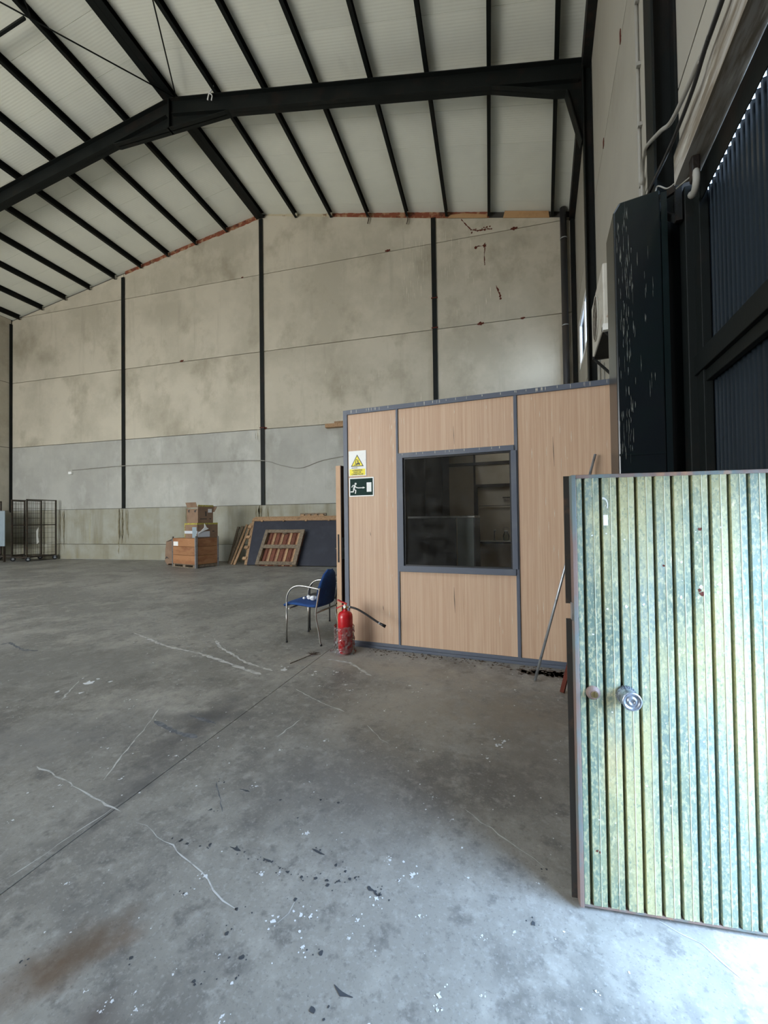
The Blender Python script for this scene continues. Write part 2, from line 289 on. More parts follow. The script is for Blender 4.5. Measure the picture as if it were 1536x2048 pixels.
def part1(name, mb, m, parent, bevel=0, label=None, kind=None):
    root = parent
    while root.parent: root = root.parent
    o = bpy.data.objects.new(name, mesh(name, mb, m, BASE[root])); COL.objects.link(o); o.parent = parent
    if bevel: bv(o, bevel)
    return props(o, label=label, kind=kind)
def bv(o, wd, seg=2):
    b = o.modifiers.new('bevel', 'BEVEL'); b.width = wd; b.segments = seg; b.limit_method = 'ANGLE'; b.angle_limit = math.radians(40)
def solo(name, mb, m, label, cat, base=(0, 0, 0), fr='B', group=None, kind=None, bevel=0, rz=None, loc=None, local=False):
    off = (0, 0, 0) if local else base
    o = link(name, mesh(name, mb, m, off), fr, base, rz, loc); BASE[o] = Vector(off)
    if bevel: bv(o, bevel)
    return props(o, label, cat, group, kind)
def copy_tree(o, parent=None):
    c = o.copy(); COL.objects.link(c); c.parent = parent; BASE[c] = BASE.get(o, Vector())
    for ch in list(o.children):
        copy_tree(ch, c)
    return c

# ================================================================== the hall
D = 13.42; XR = -7.994; ZR = 12.728; SL = .1842; SR = .1902; XL = -20.41; YB = -8.0
def plane(x): return ZR-(SR*(x-XR) if x > XR else SL*(XR-x))
ROWS = [2.065, 4.851, 7.718, 10.584, 13.4]
# floor: a base slab carrying two poured slabs with a saw-cut joint between them
fl = solo('floor', MB().box(-20.8, 5, -9, 13.8, -.4, -.03), 'scuff', None, None, kind='structure')
def slab(x0a, x0b, x1a, x1b): return MB().add([(x0a, -9, -.03), (x1a, -9, -.03), (x1b, 13.8, -.03), (x0b, 13.8, -.03), (x0a, -9, 0), (x1a, -9, 0), (x1b, 13.8, 0), (x0b, 13.8, 0)], [(0, 3, 2, 1), (4, 5, 6, 7), (0, 1, 5, 4), (1, 2, 6, 5), (2, 3, 7, 6), (3, 0, 4, 7)])
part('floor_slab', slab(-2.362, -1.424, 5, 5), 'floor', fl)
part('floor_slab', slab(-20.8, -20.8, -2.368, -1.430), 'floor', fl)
# outside yard
solo('yard_ground', MB().box(-40, 45, -40, 40, -.5, -.42), 'yard', None, None, kind='structure')
solo('yard_apron', MB().prism([tuple(W(1.25, -6)[:2]), tuple(W(9, -6)[:2]), tuple(W(9, 10)[:2]), tuple(W(1.25, 10)[:2])], 'z', -.42, -.06), 'yard', None, None, kind='structure')

def clip_poly(x0, x1, z0, z1, top):
    pts = [(x0, z0), (x1, z0)]
    t1 = min(z1, top(x1)); t0 = min(z1, top(x0))
    if t0 <= z0 and t1 <= z0: return None
    if t1 <= z0:                                           # vanishes to the right
        k = (top(x0)-z0)/(top(x0)-top(x1)); pts[1] = (x0+(x1-x0)*k, z0)
    else:
        pts.append((x1, t1))
        if (top(x1)-z1)*(top(x0)-z1) < 0:
            k = (top(x0)-z1)/(top(x0)-top(x1)); pts.append((x0+(x1-x0)*k, z1))
    if t0 <= z0:
        k = (top(x0)-z0)/(top(x0)-top(x1)); pts[0] = (x0+(x1-x0)*k, z0)
    else: pts.append((x0, t0))
    return pts
# back wall
wb = solo('wall_back', MB().prism([(-20.6, -.03), (3.4, -.03), (3.4, plane(3.4)+.3), (XR, ZR+.3), (-20.6, plane(-20.6)+.3)], 'y', 13.47, 13.7), 'back', None, None, kind='structure')
bays = [XL, -14.28, XR, -1.636, 2.583, 3.3]
ptop = lambda x: plane(x)-(.09 if x > XR+.02 else -.05)
for i in range(5):
    for k in range(4):
        g = .011
        poly = clip_poly(bays[i]+g, bays[i+1]-g, ROWS[k]+g, ROWS[k+1]-g, ptop)
        if poly: part('concrete_panel', MB().prism(poly, 'y', D, 13.475), 'panel_grey' if k == 0 else 'panel', wb)
part('concrete_plinth', MB().box(XL, 3.3, D-.035, 13.475, .628, 2.06), 'plinth', wb, .012); part('concrete_plinth', MB().box(XL, 3.3, D-.04, 13.475, -.03, .615), 'plinth', wb, .012)
for x in bays[1:4]:
    mb = MB().box(x-.075, x+.075, D-.05, D-.035, 2.06, plane(x)-.1).box(x-.01, x+.01, D-.035, D+.02, 2.06, plane(x)-.1)
    part('steel_post', mb, 'steel', wb)
part('steel_post', MB().box(2.53, 2.64, D-.10, D, 0, plane(2.6)-.2), 'steel', wb)
part('steel_post', MB().box(XL, XL+.05, D-.10, D, 2, plane(XL)-.1), 'steel', wb)
for x, z in ((-1.636, 7.76), (-1.636, 8.75), (XR, 4.9)):      # weld plates on the posts
    part('weld_plate', MB().box(x-.10, x+.11, D-.055, D-.03, z-.018, z+.018), 'rust', wb)
random.seed(3)
def ragged(x0, x1, zlo, y0, y1, m):
    n = max(3, int((x1-x0)/.09)); mb = MB(); vs = []
    for i in range(n+1):
        x = x0+(x1-x0)*i/n; lo = plane(x)-.09+random.uniform(-.008, .03)+zlo
        vs += [(x, y0, lo), (x, y0+random.uniform(0, .02), plane(x)+.13)]
    for i in range(n+1):
        x = x0+(x1-x0)*i/n; vs += [(x, y1, plane(x)-.2), (x, y1, plane(x)+.13)]
    k = 2*(n+1); fs = []
    for i in range(n): a = 2*i; fs += [(a, a+2, a+3, a+1), (a, a+k, a+k+2, a+2), (a+k, a+k+1, a+k+3, a+k+2)]
    part(m[0], mb.add(vs, fs), m[1], wb)
ragged(-7.85, -5.2, 0, D+.02, D+.06, ('mortar_strip', 'render_strip'))
ragged(-5.2, -1.7, 0, D+.01, D+.06, ('brick_strip', 'brick'))
ragged(-1.7, .15, 0, D+.02, D+.06, ('brick_strip', 'brick'))
ragged(.15, 2.5, 0, D+.05, D+.07, ('brick_strip', 'brick'))
ragged(-9.9, -8.1, .1, D-.02, D+.06, ('brick_strip', 'brick'))
ragged(-14.2, -9.9, .14, D-.02, D+.06, ('brick_strip', 'brick'))
part('board_strip', MB().prism([(.58, plane(.58)-.1), (1.95, plane(1.95)-.1), (1.93, plane(1.95)+.11), (.64, plane(.6)+.11)], 'y', D-.02, D+.0), 'card', wb)
part('board_strip', MB().prism([(-1.15, plane(-1.15)-.1), (.1, plane(.1)-.1), (.08, plane(.1)+.03), (-.6, plane(-.6)+.07), (-1.1, plane(-1.1)+.02)], 'y', D+.0, D+.015), 'card', wb)
def ribbon(mb, pts, w, y=None, z=None, j=.3):               # ragged thin strip, on the back wall (y) or the floor (z)
    n = len(pts); vs = []
    for i, p in enumerate(pts):
        a = pts[max(0, i-1)]; b = pts[min(n-1, i+1)]; dx, dy = b[0]-a[0], b[1]-a[1]; L = math.hypot(dx, dy) or 1
        e = w*(.25 if i in (0, n-1) else random.uniform(1-j, 1+j))/2
        for s_ in (-1, 1):
            q = (p[0]-dy/L*e*s_, p[1]+dx/L*e*s_); vs.append((q[0], y, q[1]) if z is None else (q[0], q[1], z))
    mb.add(vs, [(2*i, 2*i+1, 2*i+3, 2*i+2) for i in range(n-1)])
def splat(mb, x, y, r_, z=None, yy=None, n=9, irr=.45):
    c = [(x+math.cos(2*math.pi*i/n)*r_*random.uniform(1-irr, 1+irr), y+math.sin(2*math.pi*i/n)*r_*random.uniform(1-irr, 1+irr)) for i in range(n)]
    mb.add([(a, b, z) if yy is None else (a, yy, b) for a, b in c], [tuple(range(n))])
def dens(pts, st):
    out = []
    for a, b in zip(pts, pts[1:]):
        k = max(1, int(math.dist(a, b)/st))
        out += [(a[0]+(b[0]-a[0])*i/k+random.uniform(-.15, .15)*st, a[1]+(b[1]-a[1])*i/k+random.uniform(-.15, .15)*st) for i in range(k)]
    return out+[pts[-1]]
for pts, w_ in (([(-.73, 11.23), (-.57, 11.0), (-.42, 10.81), (-.21, 10.74), (.02, 10.74), (.22, 10.72)], .03), ([(-.29, 10.21), (-.19, 10.24), (-.05, 10.22), (.01, 10.29), (-.01, 10.0), (-.01, 9.6)], .02), ([(.33, 8.88), (.39, 8.72), (.45, 8.52), (.46, 8.43)], .045)):
    mb = MB(); ribbon(mb, dens(pts, .05), w_, y=D-.004, j=.7)
    for p in pts[1:]: splat(mb, p[0], p[1], w_*.8, yy=D-.006)
    if pts[0][0] < -.7:
        for _ in range(14): splat(mb, random.uniform(-.4, .2), random.uniform(10.68, 10.82), random.uniform(.01, .03), yy=D-.005)
    if pts[0] == (-.29, 10.21): splat(mb, 0, 10.22, .055, yy=D-.007); splat(mb, -.28, 10.2, .045, yy=D-.007)
    part('rust_spall', mb, 'rust', wb)
for x, z, w_ in ((-.17, 7.715, .12), (1.12, 7.72, .08), (-3.2, 10.62, .1), (.9, 10.6, .12), (-8.8, 10.6, .06), (-11.5, 7.75, .1), (-7.9, 4.88, .09)):
    mb = MB(); splat(mb, x, z, .5*w_, yy=D-.006, irr=.3); splat(mb, x-w_*.6, z, .3*w_, yy=D-.005); splat(mb, x+w_*.6, z+.01, .3*w_, yy=D-.005)
    part('rust_spall', mb, 'rust', wb)
mb = MB(); random.seed(17)
for cx_, z0_, z1_, n_, sp_w in ((-2.3, 9.0, 11.0, 46, .22), (-13.0, 10.6, 11.5, 14, .25), (-1.1, 9.6, 11.0, 16, .4), (-8.2, 4.6, 5.6, 20, .1), (-.3, 7.9, 9.6, 12, .6), (-4.5, 5.0, 7.0, 10, 1.0)):
    for _ in range(n_):
        x_ = random.gauss(cx_, sp_w); z_ = random.uniform(z0_, z1_)
        if abs(x_+1.636) < .1 or z_ > plane(x_)-.3: continue
        ribbon(mb, [(x_, z_), (x_+random.uniform(-.01, .01), z_-random.uniform(.05, .2)), (x_, z_-random.uniform(.22, .5))], random.uniform(.006, .016), y=D-.003, j=.5)
part('lime_streaks', mb, 'limewall', wb, kind='stuff')
for cx_ in (-14.28, -7.994, -17.5, -11.2, -4.6):
    mb = MB()
    for _ in range(9 if cx_ in (-14.28, -7.994) else 5):
        x_ = cx_+random.gauss(0, .13); z1_ = random.uniform(.2, 1.2); ribbon(mb, dens([(x_, 2.04), (x_+random.uniform(-.03, .03), z1_)], .15), random.uniform(.02, .06), y=D-.043, j=.5)
    part('rust_run', mb, 'ruststain', wb, kind='stuff')
mb = MB()                                                     # white foam line along the foot of the wall
ribbon(mb, dens([(-16.9, 13.29), (-15.9, 13.27), (-14.9, 13.30), (-14.2, 13.26)], .12), .09, z=.012, j=.7)
ribbon(mb, dens([(-13.2, 13.31), (-12.0, 13.30)], .15), .06, z=.012, j=.7)
solo('mortar_crumbs', mb, 'fleck', 'white crumbled mortar along the foot of the back wall', 'debris', kind='stuff', base=(0, 0, 0))

# left wall
wl = solo('wall_left', MB().box(-20.75, XL-.03, -8, 13.7, -.03, plane(XL)+.25), 'back', None, None, kind='structure')
ys = [13.4, 8.98, 4.5, 0, -4, -8]
for i in range(5):
    for k in range(4):
        z1 = min(ROWS[k+1]-.011, plane(XL)+.1)
        if ROWS[k] < z1: part('concrete_panel', MB().box(XL-.05, XL, ys[i+1]+.011, ys[i]-.011, ROWS[k]+.011, z1), 'panel', wl)
part('concrete_plinth', MB().box(XL-.05, XL+.03, -8, 13.38, -.03, 2.06), 'plinth', wl)
# front gable, far behind the viewpoint, with two openings added for fill light
mb = MB()
xs = [-20.6, -19.4, -14.7, -12.8, -8.0, 6.0]
for i in range(0, 5, 2): mb.box(xs[i], xs[i+1], YB-.2, YB, -.03, 5.6)
mb.prism([(-20.6, 5.6), (6, 5.6), (6, plane(6)+.3), (XR, ZR+.3), (-20.6, plane(-20.6)+.3)], 'y', YB-.2, YB)
solo('wall_front', mb, 'rough_concrete', None, None, kind='structure')

# right wall: backing with the holes of gate and window, precast panels in front
wr = thing('wall_right', None, None, kind='structure', fr='W')
ZT = 11.3
mb = MB()
for q0, q1, z0, z1 in ((4.02, 9.8, -.03, ZT), (9.8, 12.75, -.03, 5.6), (9.8, 12.75, 6.93, ZT), (12.75, 14.0, -.03, ZT), (-1.6, 4.02, 4.12, ZT), (-9, -1.6, -.03, ZT)):
    mb.box(1.075, 1.22, q0, q1, z0, z1)
part('wall_core', mb, 'back', wr)
g = .011
for q0, q1, z0 in ((4.06, 8.95, 0), (9.18, 13.72, 0), (-1.5, 3.83, 4.12), (-5.5, -1.6, 0)):
    for k in range(-1, 4):
        a = 0 if k < 0 else ROWS[k]; b = min(ROWS[k+1], 10.85)
        a = max(a, z0)
        if b <= a+.05: continue
        if q0 == 9.18 and k == 1:
            m2 = MB().box(1.05, 1.08, q0+g, 9.8, a+g, b-g).box(1.05, 1.08, 12.75, q1-g, a+g, b-g).box(1.05, 1.08, 9.8, 12.75, a+g, 5.6).box(1.05, 1.08, 9.8, 12.75, 6.93, b-g)
        else: m2 = MB().box(1.05, 1.08, q0+g, q1-g, a+g, b-g)
        part('concrete_panel', m2, 'panel_shaded', wr)
part('rust_spall', MB().box(1.04, 1.052, 7.6, 7.68, 7.66, 7.78), 'rust', wr)
part('rust_spall', MB().box(1.04, 1.052, 6.0, 6.05, 7.66, 7.82), 'rust', wr)
# window in the right wall
w1 = thing('window_1', None, None, kind='structure', fr='W')
mb = MB()
for q0, q1, z0, z1 in ((9.8, 12.75, 5.6, 5.68), (9.8, 12.75, 6.85, 6.93), (9.8, 9.88, 5.68, 6.85), (12.67, 12.75, 5.68, 6.85), (11.24, 11.31, 5.68, 6.85)): mb.box(1.03, 1.13, q0, q1, z0, z1)
part('window_frame', mb, 'winwhite', w1, .008)
mb = MB()
for a, b in ((9.88, 11.24), (11.31, 12.67)):
    for q0, q1, z0, z1 in ((a, b, 5.68, 5.72), (a, b, 6.81, 6.85), (a, a+.04, 5.72, 6.81), (b-.04, b, 5.72, 6.81)): mb.box(1.05, 1.10, q0, q1, z0, z1)
part('window_sash', mb, 'winwhite', w1)
part('pane', MB().box(1.072, 1.078, 9.92, 11.20, 5.72, 6.81), 'clearpane', w1); part('pane', MB().box(1.072, 1.078, 11.35, 12.63, 5.72, 6.81), 'clearpane', w1)

# ceiling: roof sheets in two slopes, purlins below; unseen slots added for fill light
ce = thing('ceiling', None, None, kind='structure')
y = -8.0; sky = [(-17.9, -16.1), (-13.4, -11.6), (-4.9, -3.1)]  # sky: the unseen roof slots added for the fill lamps
while y < 13.6:
    y1 = min(y+1.0, 13.7)
    segs = [[-20.7, XR], [XR, 3.0]]
    if -4.9 <= (y+y1)/2 <= .9:
        segs = [[-20.7, -17.9], [-16.1, -13.4], [-11.6, XR], [XR, -4.9], [-3.1, 3.0]]
    for x0, x1 in segs:
        part('roof_sheet', MB().prism([(x0, plane(x0)+.13), (x1, plane(x1)+.13), (x1, plane(x1)+.19), (x0, plane(x0)+.19)], 'y', y+.003, y1-.003), 'roof', ce)
    y += 1.0
part('roof_deck', MB().prism([(-20.7, plane(-20.7)+.19), (XR, ZR+.19), (3.0, plane(3.0)+.19), (3.0, plane(3.0)+.23), (XR, ZR+.23), (-20.7, plane(-20.7)+.23)], 'y', 1.0, 13.7), 'rough_concrete', ce)
def purlin_mb(x, w=.085):
    z = plane(x); t = .012; a, b = x-w/2, x+w/2
    return MB().prism([(a, z-.07), (b, z-.07), (b, z-.07+t), (a+t, z-.07+t), (a+t, z+.118), (b, z+.118), (b, z+.13), (a, z+.13)], 'y', -7.9, D-.05)
for x in (-6.558, -5.208, -3.857, -2.496, -1.19, .15, -9.404, -10.752, -12.04, -13.34, -14.64, -15.94, -17.24, -18.54, -19.86):
    part('purlin', purlin_mb(x), 'steel', ce)
for x in (XR-.085, XR+.085): part('purlin', purlin_mb(x, .165), 'steel', ce)
a = W(.42, 13.55); b = W(.42, -7)
part('purlin', MB().beam((a.x, a.y, plane(a.x)+.02), (b.x, b.y, plane(b.x)+.02), .085, .19), 'steel', ce)
# eave beam along the right wall
solo('trim_1', MB().prism([(.89, 10.52), (1.05, 10.52), (1.05, 10.535), (.90, 10.535), (.90, 10.85), (1.05, 10.85), (1.05, 10.865), (.89, 10.865)], 'y', -7, 13.6), 'steel_dirty', None, None, fr='W', kind='structure')

# steel portal frames
def ibeam(a, b, c, d, t=.018):
    m_ = (c+d)/2; return [(a, c), (a+t, c), (a+t, m_-.006), (b-t, m_-.006), (b-t, c), (b, c), (b, d), (b-t, d), (b-t, m_+.006), (a+t, m_+.006), (a+t, d), (a, d)]
def portal(Y, q, name='portal_frame'):
    t = thing(name, None, None, base=(0, Y, 0), kind='structure')
    T = lambda x: plane(x)-.07
    xl, xr = XL+.1, 2.02
    web = [(xl, T(xl)-.02), (XR, T(XR)-.02), (xr, T(xr)-.02), (xr, 9.05), (1.93, 9.05), (1.66, 10.19), (1.45, 10.23), (.2, plane(.2)-.50), (-6.2, plane(-6.2)-.53), (-6.3, 11.84), (-9.7, 11.84), (-9.8, plane(-9.8)-.53), (xl+1.9, plane(xl+1.9)-.55), (xl, 8.9)]
    part('rafter_web', MB().prism(web, 'y', Y-.008, Y+.008), 'steel', t)
    fm = MB()
    def flange(p0, p1, tck=.02, wd=.2):
        dx, dz = p1[0]-p0[0], p1[1]-p0[1]; L = math.hypot(dx, dz); nx, nz = -dz/L*tck, dx/L*tck
        fm.prism([p0, p1, (p1[0]+nx, p1[1]+nz), (p0[0]+nx, p0[1]+nz)], 'y', Y-wd/2, Y+wd/2)
    flange((xl, T(xl)-.02), (XR, T(XR)-.02)); flange((XR, T(XR)-.02), (xr, T(xr)-.02))
    for a_, b_ in zip(web[4:-1], web[5:]): flange(b_, a_)
    flange((XR-.1, plane(XR)-.5), (-9.8, plane(-9.8)-.50)); flange((-6.2, plane(-6.2)-.5), (XR+.1, plane(XR)-.5))
    flange((.2, plane(.2)-.5), (1.9, plane(1.9)-.5), .016)
    part('rafter_flange', fm, 'steel', t)
    part('apex_plate', MB().box(XR-.02, XR+.02, Y-.1, Y+.1, 11.84, ZR-.09), 'steel', t)
    # left column
    cm = MB().prism(ibeam(XL+.03, XL+.30, Y-.1, Y+.1), 'z', 0, 9.3)
    part('column', cm, 'steel', t)
    # right column in the wall's own direction
    o = bpy.data.objects.new('column', mesh('column', MB().prism(ibeam(.88, 1.05, q, q+.23), 'z', 0, 10.5), 'steel')); COL.objects.link(o)
    o.parent = t; o.matrix_local = Matrix.Translation((0, -Y, 0)) @ Matrix.Rotation(-G, 4, 'Z')
    return t
portal(8.98, 8.95); portal(3.90, 3.83); portal(-1.1, -1.6)
# roof bracing
BR = 'roof bracing rods near the ridge'
def rod(name, a, b, r_, label):
    solo(name, MB().tube([a, b], r_, 6), 'steel', label, 'bracing', base=tuple(a), group=BR)
rod('bracing_rod', (-7.80, 8.86, 12.60), (-10.75, 4.4, 12.12), .016, 'thin dark bracing rod sloping left from the rafter apex')
rod('bracing_rod', (-7.86, 4.5, 12.45), (-9.30, 6.45, 12.32), .016, 'short dark bracing rod end at the top left corner')
rod('bracing_rod', (-7.72, 8.84, 12.58), (-5.3, 4.7, 12.10), .016, 'thin dark bracing rod running up right of the ridge beam')
solo('bracing_strut', MB().beam((-9.46, 6.45, 12.34), (-10.75, 6.45, 12.10), .05, .05), 'steel', 'short dark strut between two purlins at the upper left', 'bracing', base=(-9.36, 6.45, 12.36))

# ================================================================== office cabin
CB = (-2.235, 4.415, 0)
cab = thing('office_cabin', 'office cabin of beech panels in grey profiles, with a square window', 'cabin', CB, 'W')
H0 = 2.81; q0 = 4.415
def ob(p0, p1, q0_, q1_, z0, z1): return MB().box(p0, p1, q0_, q1_, z0, z1)
# front face: three bays
for p0, p1, z0, z1 in ((-2.18, -1.562, .065, H0-.055), (-1.537, -.272, 2.245, H0-.055), (-1.537, -.272, .065, .90), (-.238, .86, .065, H0-.055)):
    part('wall_panel', ob(p0, p1, q0+.012, q0+.055, z0, z1), 'oak', cab)
fr = [('corner_post', -2.235, -2.18, 0, H0), ('mullion', -1.562, -1.537, .06, H0-.05), ('mullion', -.272, -.238, .06, H0-.05)]
for nm, p0, p1, z0, z1 in fr:
    part(nm, ob(p0, p1, q0, q0+.06, z0, z1), 'grey', cab, .003)
part('top_rail', ob(-2.18, .87, q0-.004, q0+.07, H0-.055, H0), 'grey', cab, .004)
bm = MB().box(-2.18, .87, q0-.012, q0+.06, .0, .03).box(-2.18, .87, q0+.0, q0+.06, .03, .066)
part('bottom_rail', bm, 'grey', cab, .003)
wn = MB()
for p0, p1, z0, z1 in ((-1.537, -.272, 2.19, 2.245), (-1.537, -.272, .90, .965), (-1.537, -1.482, .965, 2.19), (-.305, -.250, .965, 2.19)): wn.box(p0, p1, q0-.012, q0+.062, z0, z1)
wf = part('window_frame', wn, 'grey', cab, .003)
be = MB()
for p0, p1, z0, z1 in ((-1.482, -.305, 2.175, 2.19), (-1.482, -.305, .965, .98), (-1.482, -1.465, .98, 2.175), (-.322, -.305, .98, 2.175)): be.box(p0, p1, q0+.012, q0+.05, z0, z1)
part('glazing_bead', be, 'black', wf)
part('pane', ob(-1.465, -.322, q0+.028, q0+.034, .98, 2.175), 'glass', wf)
mb = MB(); random.seed(23)
for _ in range(95):
    x_ = random.choice([random.uniform(-2.15, .8), random.gauss(-1.6, .04), random.gauss(.0, .3)]); z_ = random.choice([random.uniform(.2, 2.7), random.uniform(2.0, 2.74)])
    if -1.6 < x_ < -.2 and .85 < z_ < 2.3: continue
    if x_ > .8 or (x_ < -1.82 and 1.72 < z_ < 2.36): continue
    L_ = random.uniform(.02, .14); ribbon(mb, [(x_, z_), (x_+random.uniform(-.002, .002), z_-L_*.5), (x_, z_-L_)], random.uniform(.002, .005), y=q0+.0112, j=.5)
for _ in range(40):
    x_ = random.uniform(-2.15, .8); ribbon(mb, [(x_, H0-.003), (x_, H0-.02), (x_, H0-random.uniform(.025, .054))], random.uniform(.003, .008), y=q0-.005, j=.5)
for _ in range(12):
    x_ = random.uniform(-1.5, -.3); ribbon(mb, [(x_, 2.243), (x_, 2.23), (x_, 2.215)], random.uniform(.003, .007), y=q0-.013, j=.5)
part('lime_streaks', mb, 'limewall', cab, kind='stuff')
mb = MB()
for x_, z_, L_ in ((-.92, .75, .28), (-1.75, .5, .06), (-.35, 1.7, .03), (.3, 1.5, .05), (-1.9, 1.35, .05), (.1, 2.3, .3), (-.9, 2.5, .2)): ribbon(mb, [(x_, z_), (x_+.003, z_-L_*.5), (x_+.008, z_-L_)], .006, y=q0+.0112, j=.4)
part('dark_marks', mb, 'brown', cab, kind='stuff')
# roof, sides, back
QB = 7.35
part('cabin_roof', ob(-2.235, .87, q0+.07, 5.9, H0-.06, H0), 'grey', cab); part('cabin_roof', ob(-2.235, -1.2, 5.9, QB, H0-.06, H0), 'grey', cab)
part('cabin_ceiling', ob(-2.18, .84, q0+.07, 5.9, H0-.10, H0-.065), 'brown', cab)
sp_ = MB().box(-2.235, -2.18, q0+.06, 4.50, 0, H0-.06).box(-2.235, -2.18, 5.42, QB, 0, H0-.06).box(-2.235, -2.18, 4.50, 5.42, 2.14, H0-.06)
part('side_wall', sp_, 'doorface', cab)
part('side_wall', ob(.83, .87, q0+.06, QB, .06, H0-.06), 'oak_in', cab)
for p0, p1, z0, z1 in ((-2.18, -1.13, .05, H0-.1), (-1.11, .83, 2.07, H0-.1), (-1.11, .83, .05, 1.06)): part('inner_panel', ob(p0, p1, QB-.05, QB-.01, z0, z1), 'oak_in', cab)
part('back_wall', ob(-2.235, .87, QB-.01, QB+.04, 0, H0-.06), 'oak_in', cab)
it = MB()
for p0, p1, z0, z1 in ((-1.135, -1.105, .05, H0-.1), (-1.105, .83, 2.03, 2.08), (-1.105, .83, 1.05, 1.09), (-1.105, -1.07, 1.09, 2.03), (-.65, .4, 1.83, 1.85), (-1.05, .4, 1.70, 1.708), (-1.57, .83, 2.42, 2.47)): it.box(p0, p1, QB-.075, QB-.04, z0, z1)
part('inner_trim', it, 'brown', cab)
part('window_ledge', ob(-1.07, .83, QB-.17, QB-.05, 1.085, 1.105), 'signwhite', cab)
# side door, ajar outwards
A_ = Vector((-2.362, 4.45, 0)); B_ = Vector((-2.262, 5.40, 0)); dv = (B_-A_).normalized(); nv = Vector((dv.y, -dv.x, 0))
def slabm(a, b, t0, t1, z0, z1):
    vs = [(*(a+nv*t0)[:2], z) for z in (z0, z1)]; P_ = [a+nv*t0, b+nv*t0, b+nv*t1, a+nv*t1]
    return MB().prism([tuple(p_[:2]) for p_ in P_], 'z', z0, z1)
dr = part('door', slabm(A_, B_, .003, .068, .02, 2.155), 'dooredge', cab)
part('door_face', slabm(A_+dv*.004, B_, .068, .074, .02, 2.155), 'doorface', dr)
part('lock_plate', slabm(A_-dv*.003, A_+dv*.001, .022, .044, .98, 1.32), 'steel_dirty', dr)
hm = MB()
for s_ in (-.045, .115):
    c_ = A_+dv*.05+nv*s_
    hm.tube([A_+dv*.05+nv*(.0 if s_ < 0 else .07)+Vector((0, 0, 1.14)), c_+Vector((0, 0, 1.14)), c_+dv*.10+Vector((0, 0, 1.14))], .009, 8)
hm.prism([tuple(p_[:2]) for p_ in (A_+dv*.02+nv*.074, A_+dv*.06+nv*.074, A_+dv*.06+nv*.080, A_+dv*.02+nv*.080)], 'z', 1.02, 1.28)
part('door_handle', hm, 'chrome', dr)
# inside the cabin
cb_ = thing('storage_cupboard', 'dark tall cupboard inside the cabin, behind the left of its window', 'cupboard', (-1.88, 7.0, 0), 'W')
part('body', ob(-2.15, -1.57, 6.75, 7.29, .02, 2.66), 'navy', cb_, .005)
part('door', ob(-2.14, -1.865, 6.73, 6.748, .05, 2.63), 'brown', cb_); part('door', ob(-1.855, -1.58, 6.73, 6.748, .05, 2.63), 'brown', cb_)
ds = thing('office_desk', 'dark blue desk unit with a pale top edge inside the cabin', 'desk', (-1.4, 5.75, 0), 'W')
part('top', ob(-1.80, -.86, 5.55, 6.05, 1.50, 1.53), 'galv', ds, .004)
part('front_panel', ob(-1.78, -1.12, 5.57, 5.60, .02, 1.50), 'navy', ds); part('front_panel', ob(-1.10, -.88, 5.57, 5.60, .02, 1.50), 'palesheet', ds, label='grey end panel')
part('side_panel', ob(-1.80, -1.78, 5.57, 6.03, 0, 1.50), 'navy', ds); part('side_panel', ob(-.88, -.86, 5.57, 6.03, 0, 1.50), 'navy', ds)
part('shelf', ob(-1.78, -.88, 5.60, 6.03, .78, .80), 'navy', ds)
fx = thing('tap', 'chrome tap standing on the ledge inside the cabin', 'tap', (-.79, 7.24, 1.105), 'W')
part('body', MB().lathe([(.022, 0), (.022, .012), (.014, .02), (.014, .15), (.017, .16), (.012, .19)], (-.79, 7.24, 1.105)), 'chrome', fx); part('spout', MB().tube([(-.79, 7.24, 1.26), (-.77, 7.18, 1.29), (-.76, 7.12, 1.27)], .009, 8), 'chrome', fx)
bt = thing('glass_jar', 'clear glass jar with wire handle on the cabin ledge', 'jar', (-.60, 7.24, 1.105), 'W')
part('body', MB().lathe([(.04, 0), (.05, .01), (.055, .08), (.04, .12), (.03, .13), (.032, .15)], (-.60, 7.24, 1.105)), 'bottle', bt)
part('lid', MB().lathe([(.034, .0), (.034, .02), (.005, .03)], (-.60, 7.24, 1.255)), 'signwhite', bt)
part('handle', MB().tube([(-.60+.045*math.cos(t_), 7.24, 1.285+.045*math.sin(t_)) for t_ in [math.pi*k/10 for k in range(11)]], .004, 6), 'chrome', bt)

# signs on the cabin
SY = q0+.0105
hz = thing('hazard_sign', 'white and yellow forklift warning sign on the cabin, above the green one', 'sign', (-2.053, SY, 2.17), 'W')
part('plate', ob(-2.168, -1.940, SY-.004, SY, 2.015, 2.315), 'signwhite', hz)
def flat(name, poly, m, par, k=1): part(name, MB().prism(poly, 'y', SY-.004-.0008*k, SY-.004-.0008*(k-1)), m, par)
cx = -2.055
flat('triangle_border', [(cx-.083, 2.128), (cx+.083, 2.128), (cx, 2.270)], 'signblack', hz)
flat('triangle', [(cx-.068, 2.137), (cx+.068, 2.137), (cx, 2.252)], 'yellow', hz, 2)
fk = MB(); yy0, yy1 = SY-.0062, SY-.0052
for poly in ([(cx-.028, 2.150), (cx-.020, 2.150), (cx-.008, 2.218), (cx-.016, 2.218)], [(cx-.045, 2.143), (cx-.012, 2.143), (cx-.012, 2.149), (cx-.045, 2.149)], [(cx-.014, 2.153), (cx+.034, 2.153), (cx+.036, 2.168), (cx+.018, 2.175), (cx-.012, 2.166)], [(cx+.000, 2.176), (cx+.014, 2.176), (cx+.012, 2.196), (cx+.003, 2.196)], [(cx-.010, 2.208), (cx+.016, 2.200), (cx+.016, 2.204), (cx-.010, 2.212)], [(cx+.016, 2.17), (cx+.02, 2.17), (cx+.018, 2.204), (cx+.014, 2.204)]):
    fk.prism(poly, 'y', yy0, yy1)
